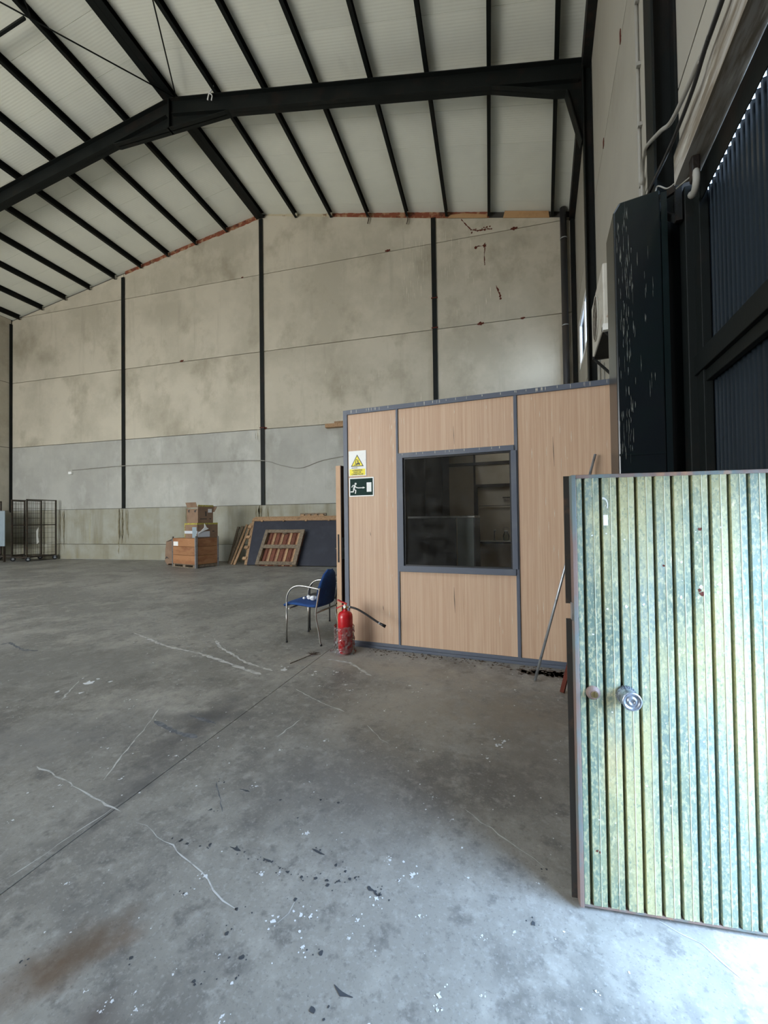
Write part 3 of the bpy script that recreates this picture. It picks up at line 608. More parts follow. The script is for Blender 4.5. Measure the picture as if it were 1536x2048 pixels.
for a_ in (-.004, .026): fk.prism([(cx+a_+.008*math.cos(k*math.pi/5), 2.149+.008*math.sin(k*math.pi/5)) for k in range(10)], 'y', yy0, yy1)
fk.prism([(cx+.008+.006*math.cos(k*math.pi/4), 2.203+.006*math.sin(k*math.pi/4)) for k in range(8)], 'y', yy0, yy1)
part('forklift_symbol', fk, 'signblack', hz)
flat('label_field', [(-2.155, 2.023), (-1.952, 2.023), (-1.952, 2.098), (-2.155, 2.098)], 'yellow', hz)
def text(name, body, size, p, z, par, m='signblack', off=.0062):
    cu = bpy.data.curves.new(name, 'FONT'); cu.body = body; cu.size = size; cu.align_x = 'CENTER'; cu.extrude = .0004; cu.offset = size*.02
    tmp = bpy.data.objects.new(name, cu); COL.objects.link(tmp)
    bpy.context.view_layer.update()
    me = bpy.data.meshes.new_from_object(tmp.evaluated_get(bpy.context.evaluated_depsgraph_get())); bpy.data.objects.remove(tmp)
    me.materials.clear(); me.materials.append(MT[m]); b0 = BASE[par]
    me.transform(Matrix.Translation(Vector((p, SY-off, z))-b0) @ Matrix.Rotation(math.pi/2, 4, 'X'))
    o = bpy.data.objects.new(name, me); COL.objects.link(o); o.parent = par; return o
text('lettering', 'ATENCIÓN', .025, -2.054, 2.074, hz); text('lettering', 'PASO DE', .025, -2.054, 2.051, hz); text('lettering', 'CARRETILLAS', .025, -2.054, 2.028, hz)
text('fine_print', 'SEÑALIZACIÓN', .011, -2.09, 2.108, hz)
ex = thing('exit_sign', 'dark green running man exit sign with arrow on the cabin', 'sign', (-2.005, SY, 1.88), 'W')
part('plate', ob(-2.165, -1.845, SY-.004, SY, 1.770, 1.995), 'signwhite', ex)
flat('field', [(-2.152, 1.783), (-1.858, 1.783), (-1.858, 1.982), (-2.152, 1.982)], 'signgreen', ex)
rm = MB(); k0, k1 = SY-.0064, SY-.0048
def limb(pts, w_):
    for a_, b_ in zip(pts, pts[1:]):
        dx, dz = b_[0]-a_[0], b_[1]-a_[1]; L = math.hypot(dx, dz); nx, nz = -dz/L*w_/2, dx/L*w_/2; ex_, ez_ = dx/L*w_*.25, dz/L*w_*.25
        rm.prism([(a_[0]+nx-ex_, a_[1]+nz-ez_), (b_[0]+nx+ex_, b_[1]+nz+ez_), (b_[0]-nx+ex_, b_[1]-nz+ez_), (a_[0]-nx-ex_, a_[1]-nz-ez_)], 'y', k0, k1)
ox, oz = -2.085, 1.87
rm.prism([(ox+.006+.013*math.cos(k*math.pi/6), oz+.052+.013*math.sin(k*math.pi/6)) for k in range(12)], 'y', k0, k1)
limb([(ox-.006, oz+.034), (ox-.018, oz-.012)], .020); limb([(ox-.010, oz+.036), (ox-.030, oz+.034), (ox-.044, oz+.014)], .009); limb([(ox+.000, oz+.030), (ox+.012, oz+.008), (ox+.03, oz+.006)], .009)
limb([(ox-.018, oz-.010), (ox-.026, oz-.042), (ox-.058, oz-.042)], .012); limb([(ox-.016, oz-.012), (ox+.008, oz-.028), (ox+.002, oz-.062)], .012)
part('running_man', rm, 'signwhite', ex)
am = MB().prism([(-2.055, 1.868), (-1.985, 1.868), (-1.985, 1.862), (-1.955, 1.873), (-1.985, 1.885), (-1.985, 1.877), (-2.055, 1.877)], 'y', k0, k1)
part('arrow', am, 'signwhite', ex)
part('door_symbol', ob(-1.935, -1.875, k0, k1, 1.822, 1.932), 'signwhite', ex)

# dirt along the foot of the cabin
random.seed(11); mb = MB()
for _ in range(260):
    p_ = random.uniform(-1.9, .8); q_ = q0-.02-abs(random.gauss(0, .09))-(.06 if p_ > -.4 else 0)*random.random(); v_ = W(p_, q_)
    s_ = random.uniform(.004, .022); h_ = random.uniform(.003, .012); a_ = random.uniform(0, 3)
    mb.add([(v_.x+math.cos(a_+k*2.1)*s_, v_.y+math.sin(a_+k*2.1)*s_*.7, .001) for k in range(3)]+[(v_.x, v_.y, h_)], [(0, 1, 3), (1, 2, 3), (2, 0, 3)])
for _ in range(40):
    v_ = W(random.uniform(-.25, .35), q0-.12-abs(random.gauss(0, .07))); splat(mb, v_.x, v_.y, random.uniform(.02, .06), z=.0018)
solo('dirt_crumbs', mb, 'debris', 'dry dirt and crumbs along the foot of the cabin front', 'debris', kind='stuff')

# rods leaning on the cabin
def lean(name, a, b, r_, m, label):
    solo(name, MB().tube([a, b], r_, 10), m, label, 'pole', base=tuple(a), fr='W')
lean('metal_pole', (-.102, 3.99, .012), (.47, 4.375, 2.09), .0125, 'galv', 'long thin grey pole leaning against the right of the cabin')
solo('rusty_bar', MB().beam((.118, 3.80, .01), (.40, 4.30, .9), .035, .02), 'rust', 'short dark rusty flat bar leaning beside the green door', 'bar', base=(.118, 3.8, .01), fr='W')

# ================================================================== gate in the right wall
gt = thing('large_gate', 'tall dark corrugated steel gate in the right wall', 'gate', (1.1, 1.3, 0), 'W')
def corr(q0_, q1_, z0, z1, pm, pitch=.0612, dep=.03, top=None):
    prof = []; q_ = q0_
    while q_ < q1_-1e-6:
        for dq, dp in ((0, 1), (.007, -1), (.0306, -1), (.0376, 1)):
            if q_+dq < q1_: prof.append((q_+dq, pm+dp*dep/2))
        q_ += pitch
    prof.append((q1_, prof[-1][1]))
    mb_ = MB(); n_ = len(prof); vs = []
    for q_, p_ in prof: vs += [(p_, q_, z0), (p_, q_, z1), (p_+.0012, q_, z0), (p_+.0012, q_, z1)]
    fs = []
    for i_ in range(n_-1):
        a_ = 4*i_; fs += [(a_, a_+4, a_+5, a_+1), (a_+2, a_+3, a_+7, a_+6), (a_+1, a_+5, a_+7, a_+3), (a_, a_+2, a_+6, a_+4)]
    return mb_.add(vs, fs)
part('corrugated_sheet', corr(1.95, 3.56, .03, 3.782, 1.125), 'gate_sheet', gt)
part('corrugated_sheet', corr(.93, 1.952, 1.72, 3.782, 1.125), 'gate_sheet', gt)
part('corrugated_sheet', corr(-1.5, .932, .03, 3.782, 1.125), 'gate_sheet', gt)
part('gate_stile', MB().box(1.045, 1.10, 3.425, 3.50, .02, 3.78), 'steel', gt, .004)
part('gate_post', MB().box(1.0, 1.09, 3.56, 3.69, 0, 3.9).box(1.05, 1.10, 3.50, 3.56, 0, 3.88), 'steel', gt, .006)
part('jamb_plate', MB().box(1.085, 1.10, 3.69, 4.04, 0, 4.0), 'green_sheet', gt)
part('jamb_plate', MB().box(1.06, 1.085, 3.80, 3.815, 0, 4.0), 'green_sheet', gt)
part('middle_rail', MB().box(1.03, 1.10, 1.95, 3.56, 2.50, 2.64).box(1.06, 1.10, 1.95, 3.5, 2.42, 2.50).box(1.03, 1.10, -1.5, 1.95, 2.50, 2.64), 'steel', gt, .005)
part('top_rail', MB().box(1.06, 1.066, -1.5, 3.70, 3.69, 3.885), 'steel', gt)
part('wicket_jamb', MB().box(1.07, 1.14, .895, .93, .02, 1.72).box(1.07, 1.14, 1.945, 1.97, .02, 1.72).box(1.07, 1.14, .93, 1.945, 1.685, 1.72).box(1.09, 1.14, .93, 1.945, 0, .03), 'steel_dirty', gt)
part('sheet_rivet', MB().box(1.105, 1.11, 3.30, 3.31, 2.0, 2.01), 'steel_dirty', gt)
solo('sun_blocker', MB().box(1.22, 1.62, -1.8, 4.3, 5.0, 5.1), 'rough_concrete', None, None, fr='W', kind='structure')   # unseen slab added outside to block sun through the gate's top gap
# lintel above it
solo('trim_2', MB().prism([(.925, 3.88), (1.078, 3.89), (1.078, 3.92), (.95, 3.91), (.95, 4.09), (1.05, 4.09), (1.05, 4.12), (.925, 4.10)], 'y', -1.5, 3.5), 'lintel', None, None, fr='W', kind='structure')
# boxed jamb of dark green sheet
jb = thing('gate_jamb_box', 'tall glossy dark green sheet metal jamb box beside the cabin', 'jamb', (.70, 3.8, 0), 'W')
part('casing', MB().prism([(.548, 0), (.862, 0), (.862, 3.955), (.59, 3.93), (.548, 3.86)], 'y', 3.60, 3.99), 'green_sheet', jb, .012)
part('edge_flange', MB().box(.862, .90, 3.59, 3.60, 0, 3.92), 'green_sheet', jb)
part('side_plate', MB().box(.93, 1.085, 3.80, 3.81, 0, 3.86), 'green_sheet', jb)
part('seam_strip', MB().box(.553, .857, 3.593, 3.601, 1.96, 1.975), 'green_sheet', jb)
random.seed(31); mb = MB()
for _ in range(120):
    x_ = random.choice([random.gauss(.585, .012), random.gauss(.625, .010), random.gauss(.635, .02), random.uniform(.56, .80)]); x_ = min(max(x_, .56), .85); z_ = random.uniform(1.9, 3.8) if x_ < .68 else random.uniform(2.2, 3.6)
    ribbon(mb, [(x_, z_), (x_+random.uniform(-.003, .003), z_+random.uniform(.02, .05)), (x_, z_+random.uniform(.04, .13))], random.uniform(.0010, .0028), y=3.5975 if z_ > 1.99 else 3.592, j=.5)
part('lime_drips', mb, 'drip', jb, kind='stuff')
bk = thing('guide_bracket', 'triangular dark bracket between jamb box and gate top', 'bracket', (.95, 3.7, 4.0), 'W')
part('arm', MB().beam((.90, 3.83, 4.02), (.96, 3.55, 3.90), .03, .045), 'steel_dirty', bk); part('brace', MB().beam((.90, 3.83, 3.92), (.96, 3.58, 3.68), .03, .045), 'steel_dirty', bk)
part('upright', MB().beam((.965, 3.57, 3.92), (.965, 3.57, 3.66), .03, .04), 'steel_dirty', bk)
hk = thing('roller_hook', 'curled metal roller hook hanging under the lintel end', 'hook', (.98, 3.32, 3.88), 'W')
part('hook', MB().tube([(.98, 3.32+.06*math.cos(t_)-.02, 3.73+.07*math.sin(t_)) for t_ in [math.radians(100+25*k) for k in range(10)]], .022, 10), 'conduit', hk)
part('shackle', MB().box(.955, 1.005, 3.24, 3.30, 3.72, 3.88), 'steel_dirty', hk, .01)

# ================================================================== the open wicket door
LA = W(.099, 1.760, .012); LB = W(.711, 1.866, 0)
ang = math.atan2(LB.y-LA.y, LB.x-LA.x)
lf = thing('wicket_door', 'open corrugated wicket door in worn pale green paint, at the right', 'door', (0, 0, 0), rz=ang, loc=LA, local=True)
LW = .99; LH = 1.648
prof = [(.018, -.0143)]; s0 = .049
while s0 < LW-.05:
    prof += [(s0-.0120, -.0143), (s0-.0100, .015), (s0-.0005, .015), (s0+.001, -.015), (s0+.0290, -.015)]; s0 += .0612
prof.append((LW-.02, .015))
vs = []; fs = []
for x_, y_ in prof: vs += [(x_, y_, .012), (x_, y_, LH-.006), (x_, y_+.0015, .012), (x_, y_+.0015, LH-.006)]
for i_ in range(len(prof)-1): a_ = 4*i_; fs += [(a_, a_+4, a_+5, a_+1), (a_+2, a_+3, a_+7, a_+6), (a_+1, a_+5, a_+7, a_+3), (a_, a_+2, a_+6, a_+4)]
part('corrugated_sheet', MB().add(vs, fs), 'leaf', lf)
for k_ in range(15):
    s_ = .049+.0612*k_+.0290; part('fold_highlight', MB().box(s_-.0009, s_+.0009, -.0165, -.0148, .012, LH-.014), 'leafglint', lf)  # pale strips paint in the bright glint along each rib fold
part('stile', MB().box(0, .016, -.019, .02, 0, LH), 'leafframe', lf, .002)

part('stile', MB().box(LW-.03, LW, -.019, .02, 0, LH), 'leafframe', lf, .002)
part('rail', MB().box(.016, LW-.03, -.019, .02, LH-.014, LH), 'leafframe', lf, .002)
part('rail', MB().box(.016, LW-.03, -.012, .02, 0, .010), 'leafframe', lf, .002)
for z0, z1 in ((0, 1.085), (1.145, LH)): part('lip', MB().box(-.020, .002, .020, .026, z0, z1), 'leafdark', lf)
part('latch_keep', MB().box(-.004, .001, -.010, .02, 1.085, 1.150), 'galv', lf)
lc = part('lock_cylinder', MB().lathe([(.026, 0), (.026, .006), (.020, .010), (.016, .022), (.0155, .022)], (.062, -.013, .815), (0, -1, 0), 28), 'leafframe', lf)
part('keyway', MB().lathe([(.012, 0), (.012, .004)], (.062, -.035, .815), (0, -1, 0), 16).box(.0605, .0635, -.041, -.038, .806, .824), 'brass', lc)
kn = part('door_knob', MB().lathe([(.032, 0), (.034, .010), (.030, .016), (.031, .04), (.033, .055), (.034, .063), (.029, .067), (.024, .062), (.016, .058), (.015, .064), (.011, .066), (.008, .060), (.004, .060)], (.176, -.015, .815), (0, -1, 0), 40), 'knob', lf)
tm = MB()
for k in range(26):
    a_ = 2*math.pi*k/26; tm.box(.176+.0335*math.cos(a_)-.0018, .176+.0335*math.cos(a_)+.0018, -.030, -.016, .815+.0335*math.sin(a_)-.0018, .815+.0335*math.sin(a_)+.0018)
part('knurling', tm, 'knob', kn, kind='stuff')
part('sticker', MB().box(.112, .128, -.0165, -.0155, 1.452, 1.492), 'signwhite', lf)
st = MB()
for k in range(8):
    a_ = math.radians(-20+k*16); x_ = .112+.016*math.cos(a_); z_ = 1.53+.026*math.sin(a_); st.box(x_-.0015, x_+.0015, -.0164, -.0156, z_-.004, z_+.004)
part('sticker', st, 'signwhite', lf, label='remains of a torn round white sticker', kind='stuff')
random.seed(5); fm = MB()
crest = [.049+.0612*k for k in range(15)]
for _ in range(46):
    k = random.choice(crest[:11]); x_ = k+random.uniform(.006, .027); z_ = random.uniform(.15, 1.5); splat(fm, x_, z_, random.uniform(.0015, .0045), yy=-.0158, n=7)
for x_, z_, r_ in ((.495, 1.235, .007), (.435, 1.225, .006), (.185, 1.145, .005), (.245, 1.155, .0045), (.37, 1.185, .006), (.12, 1.135, .004)): splat(fm, x_+.0, z_, r_, yy=-.0159)
part('paint_fleck', fm, 'fleck', lf, kind='stuff')
fm = MB()
for x_, z_, r_ in ((.435, 1.435, .007), (.438, 1.20, .008), (.43, 1.212, .006), (.065, .22, .0045), (.075, .215, .004), (.315, 1.30, .004)): splat(fm, x_, z_, r_, yy=-.0161)
part('rust_fleck', fm, 'rust', lf, kind='stuff')

# ================================================================== things on the right wall
ac = thing('air_conditioner', 'large dusty white air conditioner unit high on the right wall', 'air conditioner', (1.0, 6.4, 4.0), 'W')
a0, a1 = 5.80, 7.05
part('casing', MB().box(.75, 1.0, a0, a1, 3.92, 4.70), 'ac', ac, .015)
part('fan_grille', MB().lathe([(.30, 0), (.30, .006), (.285, .012), (.27, .006), (.10, .006), (.0, .01)], (.75, 6.55, 4.33), (-1, 0, 0), 36), 'acdark', ac)
part('fan_ring', MB().lathe([(.305, .0), (.31, .012), (.30, .014), (.29, .004)], (.748, 6.55, 4.33), (-1, 0, 0), 36), 'ac', ac)
part('side_opening', MB().box(.80, .96, a0-.004, a0+.002, 4.38, 4.66), 'acdark', ac)
part('bracket', MB().beam((.74, a0+.1, 3.90), (1.05, a0+.1, 3.90), .05, .04).beam((.76, a0+.1, 3.89), (1.05, a0+.1, 3.55), .04, .03).beam((.74, a1-.1, 3.90), (1.05, a1-.1, 3.90), .05, .04).beam((.76, a1-.1, 3.89), (1.05, a1-.1, 3.55), .04, .03).box(.76, 1.05, a0+.05, a1-.05, 3.885, 3.90), 'steel_dirty', ac)
part('drip_tray', MB().box(.74, 1.0, a0-.02, a0+.05, 3.84, 3.92), 'white', ac)
def pipe(name, pts, r_, m, label, cat, base=None, n=10):
    solo(name, MB().tube(pts, r_, n), m, label, cat, base=base or tuple(pts[0]), fr='W')
pipe('white_conduit', [(1.02, 8.6, 2.6), (1.02, 8.6, 4.45)], .03, 'conduit', 'pale pipe rising from the cabin roof towards the air conditioner', 'pipe')
pipe('white_conduit', [(1.03, 8.1, 2.6), (1.03, 8.1, 4.2)], .02, 'conduit', 'second thin pale pipe under the air conditioner, nearer the gate', 'pipe')
cv = thing('conduit', 'straight grey-white conduit clipped up the right wall', 'pipe', (1.03, 5.04, 0), 'W')
part('tube', MB().tube([(1.028, 5.04, 0), (1.028, 5.04, 10.4)], .017, 10), 'conduit', cv)
for z_ in (5.0, 5.65, 6.3, 7.0, 7.7, 8.5): part('clip', MB().box(1.01, 1.05, 4.98, 5.015, z_-.02, z_+.02), 'conduit', cv)
def smooth(pts, n=6):
    P_ = [Vector(p) for p in pts]; P_ = [P_[0]]+P_+[P_[-1]]; out = []
    for i in range(1, len(P_)-2):
        for k in range(n):
            t = k/n; a_, b_, c_, d_ = P_[i-1:i+3]
            out.append(.5*((2*b_)+(-a_+c_)*t+(2*a_-5*b_+4*c_-d_)*t*t+(-a_+3*b_-3*c_+d_)*t**3))
    return out+[P_[-2]]
pipe('bent_cable', smooth([(1.02, 4.93, 0.05), (1.02, 4.93, 4.6), (1.02, 4.90, 4.95), (.99, 4.70, 5.03), (.93, 4.35, 4.82), (.86, 3.95, 4.58), (.86, 3.55, 4.35), (.87, 3.29, 4.20), (.90, 2.9, 4.17), (.90, 2.55, 4.14), (.90, 0, 4.14)]), .015, 'conduit', 'pale flexible conduit bending over to the top of the lintel', 'cable')
pipe('black_cable', smooth([(.87, 3.98, 4.20), (.87, 3.90, 4.19), (.87, 3.5, 4.10), (.88, 3.28, 4.08), (.88, 2.94, 4.05), (.88, 2.69, 4.08), (.88, 2.4, 4.07), (.88, 0, 4.07)]), .012, 'cable', 'dark cable stretched along the lintel above the gate', 'cable')
pipe('thin_wire', smooth([(.93, 3.50, 3.90), (.90, 3.58, 3.93), (.87, 3.72, 4.06), (.87, 3.8, 4.0)]), .005, 'conduit', 'thin pale wire from the lintel end to the jamb box', 'wire', n=6)
pipe('thin_wire', [(.93, 3.72, 3.96), (.98, 3.32, 3.80)], .005, 'conduit', 'thin pale wire stretched from jamb box to the roller hook', 'wire', n=6)
# downpipe in the corner
dp = thing('downpipe', 'dark grey downpipe in the far right corner', 'pipe', (2.32, 13.27, 0))
part('tube', MB().tube([(2.32, 13.27, 0), (2.32, 13.27, 10.85)], .095, 16), 'pvc', dp)
for z_ in (7.25, 9.9): part('clamp', MB().lathe([(.104, 0), (.104, .03)], (2.32, 13.27, z_), n=16).box(2.3, 2.34, 13.3, 13.42, z_, z_+.03), 'galv', dp)
# cable run on the back wall
wc = thing('wall_cable', 'thin pale cable sagging along the lower back wall', 'cable', (-16.9, 13.4, 3.7))
part('cable', MB().tube(smooth([(-16.95, 13.4, 3.72), (-14.24, 13.36, 3.78), (-10.7, 13.4, 3.75), (-8.13, 13.36, 3.70), (-7.3, 13.4, 3.5), (-6.5, 13.4, 3.36), (-5.6, 13.4, 3.6), (-4.2, 13.4, 3.76)]), .016, 6), 'conduit', wc)
part('junction_box', MB().box(-17.1, -16.92, 13.34, 13.42, 3.55, 3.66), 'white', wc, .01)
solo('wall_timber', MB().box(-5.48, -3.2, 13.24, 13.42, 4.70, 4.83), 'wood', 'timber batten on the back wall, its end showing left of the cabin', 'timber', base=(-5.48, 13.3, 4.7), bevel=.008)
solo('wall_timber', MB().box(-5.15, -3.4, 13.28, 13.42, 4.831, 4.90), 'wood', 'narrower timber lying on the batten on the back wall', 'timber', base=(-5.15, 13.3, 4.83), bevel=.006)
# rags
rg = MB(); rg.tube(smooth([(-6.62, 8.86, 12.62), (-6.60, 8.84, 12.48), (-6.70, 8.83, 12.36), (-6.75, 8.83, 12.2)]), [.03]*0 or .018, 6).tube(smooth([(-6.70, 8.83, 12.36), (-6.62, 8.83, 12.28), (-6.64, 8.83, 12.16)]), .015, 6)
solo('knotted_rag', rg, 'fleck', 'pale rag knotted on a purlin at the rafter', 'rag', base=(-6.62, 8.86, 12.62))
for x_, z_, lab in ((-3.86, 11.78, 'wisp of cord hanging from the third purlin right of the ridge'), (-2.50, 11.50, 'wisp of cord hanging from the fourth purlin right of the ridge')):
    solo('hanging_cord', MB().tube(smooth([(x_, 13.32, z_+.1), (x_+.03, 13.33, z_), (x_-.01, 13.34, z_-.15)]), .02, 5), 'debris', lab, 'cord', base=(x_, 13.32, z_))

# ================================================================== chairs
def chair(name, label, frame_m, seat_m, base, rz):
    t = thing(name, label, 'chair', rz=rz, loc=W(*base), local=True)
    for s_, nm in ((-1, 'near'), (1, 'far')):
        y_ = .25*s_
        part('arm', MB().tube(smooth([(-.23, y_, .50), (-.225, y_, .56), (-.19, y_, .63), (-.13, y_, .68), (-.05, y_, .700), (.06, y_, .695), (.235, y_, .672)]), .0100, 10), frame_m, t)
        part('leg', MB().tube([(-.232, y_, .0), (-.230, y_, .50)], .0100, 10), frame_m, t)
        part('leg', MB().tube(smooth([(.245, y_*.98, 0), (.215, y_*.98, .16), (.185, y_, .32), (.182, y_, .40), (.20, y_, .50), (.238, y_, .685)]), .0100, 10), frame_m, t)
        part('glide', MB().lathe([(.014, 0), (.014, .02)], (.245, y_*.98, 0), n=10), 'black', t); part('glide', MB().lathe([(.013, 0), (.013, .02)], (-.232, y_, 0), n=10), 'black', t)
    part('seat_rail', MB().tube([(.184, -.25, .385), (.184, .25, .385)], .011, 8).tube([(-.2, -.25, .415), (-.2, .25, .415)], .011, 8), frame_m, t)
    # seat and back shells
    def shell(path, halfw, th, curve, rnd_top=0):
        top = []; bot = []; n_ = len(path); m_ = 13
        for i, (x_, z_) in enumerate(path):
            a_ = path[max(i-1, 0)]; b_ = path[min(i+1, n_-1)]; dx, dz = b_[0]-a_[0], b_[1]-a_[1]; L = math.hypot(dx, dz); nx, nz = -dz/L, dx/L
            hw = halfw(i/(n_-1)); r1 = []; r2 = []
            for k in range(m_):
                v_ = -1+2*k/(m_-1); e = (1-abs(v_)**4)**.5 if abs(v_) < 1 else 0; edge = min(1, 4*i/(n_-1)+.25, 4*(1-i/(n_-1))+.25); tt = th/2*e*edge; cz = curve*(v_*v_)
                r1.append((x_+nx*(tt+cz), v_*hw, z_+nz*(tt+cz))); r2.append((x_-nx*(tt-cz), v_*hw, z_-nz*(tt-cz)))
            top.append(r1); bot.append(r2)
        mb_ = MB().grid(top); mb_.grid(bot)
        for rr in (0, -1): mb_.grid([top[rr], bot[rr]])
        mb_.grid([[r_[0] for r_ in top], [r_[0] for r_ in bot]]); mb_.grid([[r_[-1] for r_ in top], [r_[-1] for r_ in bot]])
        return mb_
    sp1 = [tuple(p_) for p_ in [(-.305, .418), (-.295, .442), (-.24, .462), (-.15, .466), (-.05, .458), (.05, .450), (.12, .448), (.18, .455), (.205, .47)]]
    part('seat', shell(sp1, lambda t_: .235*(1-.25*(2*t_-1)**6), .05, .006), seat_m, t)
    bp = [(.195, .44), (.205, .50), (.217, .58), (.23, .67), (.243, .75), (.257, .83), (.268, .885)]
    part('backrest', shell(bp[::-1], lambda t_: .238*(min(1, (.06+t_*1.9))**.5), .034, -.03), seat_m, t)
    return t
chair('armchair', 'blue upholstered armchair with chrome arms and legs, in front', 'chrome', 'blue', (-2.74, 4.53, 0), -G)
chair('armchair', 'second armchair with a black frame, hidden behind the blue one', 'black', 'black', (-2.755, 5.10, 0), -G-.06)
tp = MB(); random.seed(2)
for cx_, cy_, r_ in ((-2.80, 4.52, .035), (-2.73, 4.50, .04), (-2.67, 4.54, .045), (-2.84, 4.47, .02)):
    rows = []
    for i in range(7):
        th = math.pi*i/6; rows.append([(cx_+r_*random.uniform(.75, 1.15)*math.sin(th)*math.cos(2*math.pi*(k % 8)/8), cy_+r_*random.uniform(.8, 1.1)*math.sin(th)*math.sin(2*math.pi*(k % 8)/8), .515+r_*.75*math.cos(th)*random.uniform(.9, 1.1)) for k in range(9)])
        rows[-1][-1] = rows[-1][0]
    tp.grid(rows, smooth=False)
ti = thing('crumpled_tissue', 'crumpled white tissue on the seat of the blue chair', 'tissue', (-2.75, 4.5, .5), 'W')
part('paper_ball', tp, 'paper', ti)

# ================================================================== fire extinguisher
E0 = (-2.108, 4.165, 0)
fe = thing('fire_extinguisher', 'red fire extinguisher half wrapped in plastic film, at the cabin corner', 'extinguisher', E0, 'W')
part('cylinder', MB().lathe([(.066, .0), (.070, .006), (.078, .012), (.078, .030), (.084, .036), (.084, .40), (.080, .43), (.066, .452), (.040, .466), (.026, .470), (.026, .49)], E0, n=32), 'redp', fe)
part('valve', MB().lathe([(.022, .488), (.022, .505), (.016, .508), (.016, .545), (.012, .55)], E0, n=16).tube([(E0[0], E0[1], .515), (E0[0]+.05, E0[1], .515)], .011, 10), 'brass', fe)
part('pressure_gauge', MB().lathe([(.016, 0), (.018, .004), (.018, .014), (.014, .018)], (E0[0]+.005, E0[1]-.014, .52), (0, -1, 0), 18), 'white', fe)
part('carry_handle', MB().beam((E0[0]+.015, E0[1], .545), (E0[0]-.08, E0[1]-.01, .505), .026, .013).beam((E0[0]-.078, E0[1]-.01, .508), (E0[0]-.098, E0[1]-.012, .492), .026, .014), 'redplastic', fe, .002)
part('squeeze_lever', MB().beam((E0[0]+.022, E0[1], .548), (E0[0]-.05, E0[1]-.006, .572), .026, .013).beam((E0[0]-.05, E0[1]-.006, .572), (E0[0]-.088, E0[1]-.01, .59), .026, .013), 'redplastic', fe, .002)
hp = smooth([(E0[0]+.045, E0[1], .515), (-2.02, 4.165, .512), (-1.95, 4.17, .492), (-1.86, 4.18, .445), (-1.76, 4.19, .385), (-1.70, 4.195, .352)])
ho = part('hose', MB().tube(hp, .0115, 12), 'hose', fe)
part('nozzle', MB().tube([(-1.70, 4.195, .352), (-1.636, 4.20, .322)], [.013, .018], 12), 'hose', ho); part('ferrule', MB().tube([(-1.712, 4.194, .358), (-1.698, 4.195, .351)], .0145, 12).tube([(E0[0]+.048, E0[1], .515), (E0[0]+.07, E0[1], .5145)], .014, 12), 'galv', ho)
random.seed(21); rows = []
for i in range(15):
    z_ = .004+i*.0215; rows.append([])
    for k in range(28):
        a_ = 2*math.pi*k/28; r_ = .089+.010*abs(math.sin(a_*3+i*.9))+random.uniform(0, .009)+(.03 if i < 2 else 0)*random.random()+(.030*max(0, math.cos(a_-3.3)))*(1 if i > 1 else 1.6)
        rows[-1].append((E0[0]+r_*math.cos(a_), E0[1]+r_*math.sin(a_), z_+(random.uniform(-.012, .02) if i == 14 else 0)))
    rows[-1].append(rows[-1][0])
part('plastic_wrap', MB().grid(rows, smooth=False), 'film', fe)

# ================================================================== things at the back wall
# crate
CA = Vector((-9.08, 11.18, 0)); e1 = Vector((-.956, .293, 0)).normalized(); ca_ang = math.atan2(-e1.y, -e1.x)    # local -x to the left, +y away
def local_thing(name, label, cat, loc, ang, group=None): return thing(name, label, cat, rz=ang, loc=loc, local=True, group=group)
cr = local_thing('wooden_crate', 'orange-brown wooden crate with metal corner posts carrying cardboard boxes', 'crate', CA, ca_ang)
cw, cdp, ch = 1.28, .82, .98
zs = [.11, .40, .68, .95]
for i in range(3):
    part('plank', MB().box(-cw+.02, -.03, 0, .02, zs[i]+.004, zs[i+1]-.004), 'ply', cr, .004); part('plank', MB().box(-.02, 0, .03, cdp-.02, zs[i]+.004, zs[i+1]-.004), 'ply', cr, .004)
    part('plank', MB().box(-cw+.02, -.03, cdp-.02, cdp, zs[i]+.004, zs[i+1]-.004), 'ply', cr); part('plank', MB().box(-cw, -cw+.02, .03, cdp-.02, zs[i]+.004, zs[i+1]-.004), 'ply', cr)
part('corner_post', MB().box(-.05, .012, -.012, .0, .0, 1.03).box(0, .012, -.012, .05, .0, 1.03), 'galv', cr); part('corner_post', MB().box(-cw-.012, -cw+.03, -.012, .0, .0, 1.0).box(-cw-.012, -cw, -.012, .05, .0, 1.0), 'galv', cr)
part('corner_post', MB().box(0, .012, cdp-.04, cdp+.012, .0, 1.0), 'galv', cr)
part('pallet_base', MB().box(-cw+.02, -.02, .02, cdp-.02, .085, .11).box(-cw+.02, -.02, .0, .09, 0, .02).box(-cw+.02, -.02, cdp-.09, cdp, 0, .02).box(-cw+.02, -cw+.14, 0, cdp, .02, .085).box(-.16, -.02, 0, cdp, .02, .085).box(-cw/2-.07, -cw/2+.07, 0, cdp, .02, .085), 'greywood', cr)
part('lid', MB().box(-cw+.02, -.02, .02, cdp-.02, .93, .952), 'ply', cr)
part('delivery_note', MB().box(-cw+.06, -cw+.32, -.004, 0, .70, .84), 'signwhite', cr)
def cbox(name, label, ox_, oy_, z0, w_, d_, h_, ang, flaps=False):
    o = local_thing(name, label, 'box', CA+Matrix.Rotation(ca_ang, 3, 'Z') @ Vector((ox_, oy_, z0)), ang, 'cardboard boxes on the crate')
    part('carton', MB().box(-w_, 0, 0, d_, 0, h_), 'cardbox', o, .006); return o
b1 = cbox('cardboard_box', 'wide cardboard box with yellow tape and white papers, on the crate', -.02, .06, .955, .66, .76, .49, ca_ang)
part('tape', MB().box(-.665, .004, -.004, 0, .44, .494).box(0, .004, 0, .76, .44, .494).box(-.668, -.64, -.005, 0, 0, .47), 'tape', b1); part('tape', MB().box(-.67, .006, -.006, -.002, .15, .24), 'cleartape', b1)
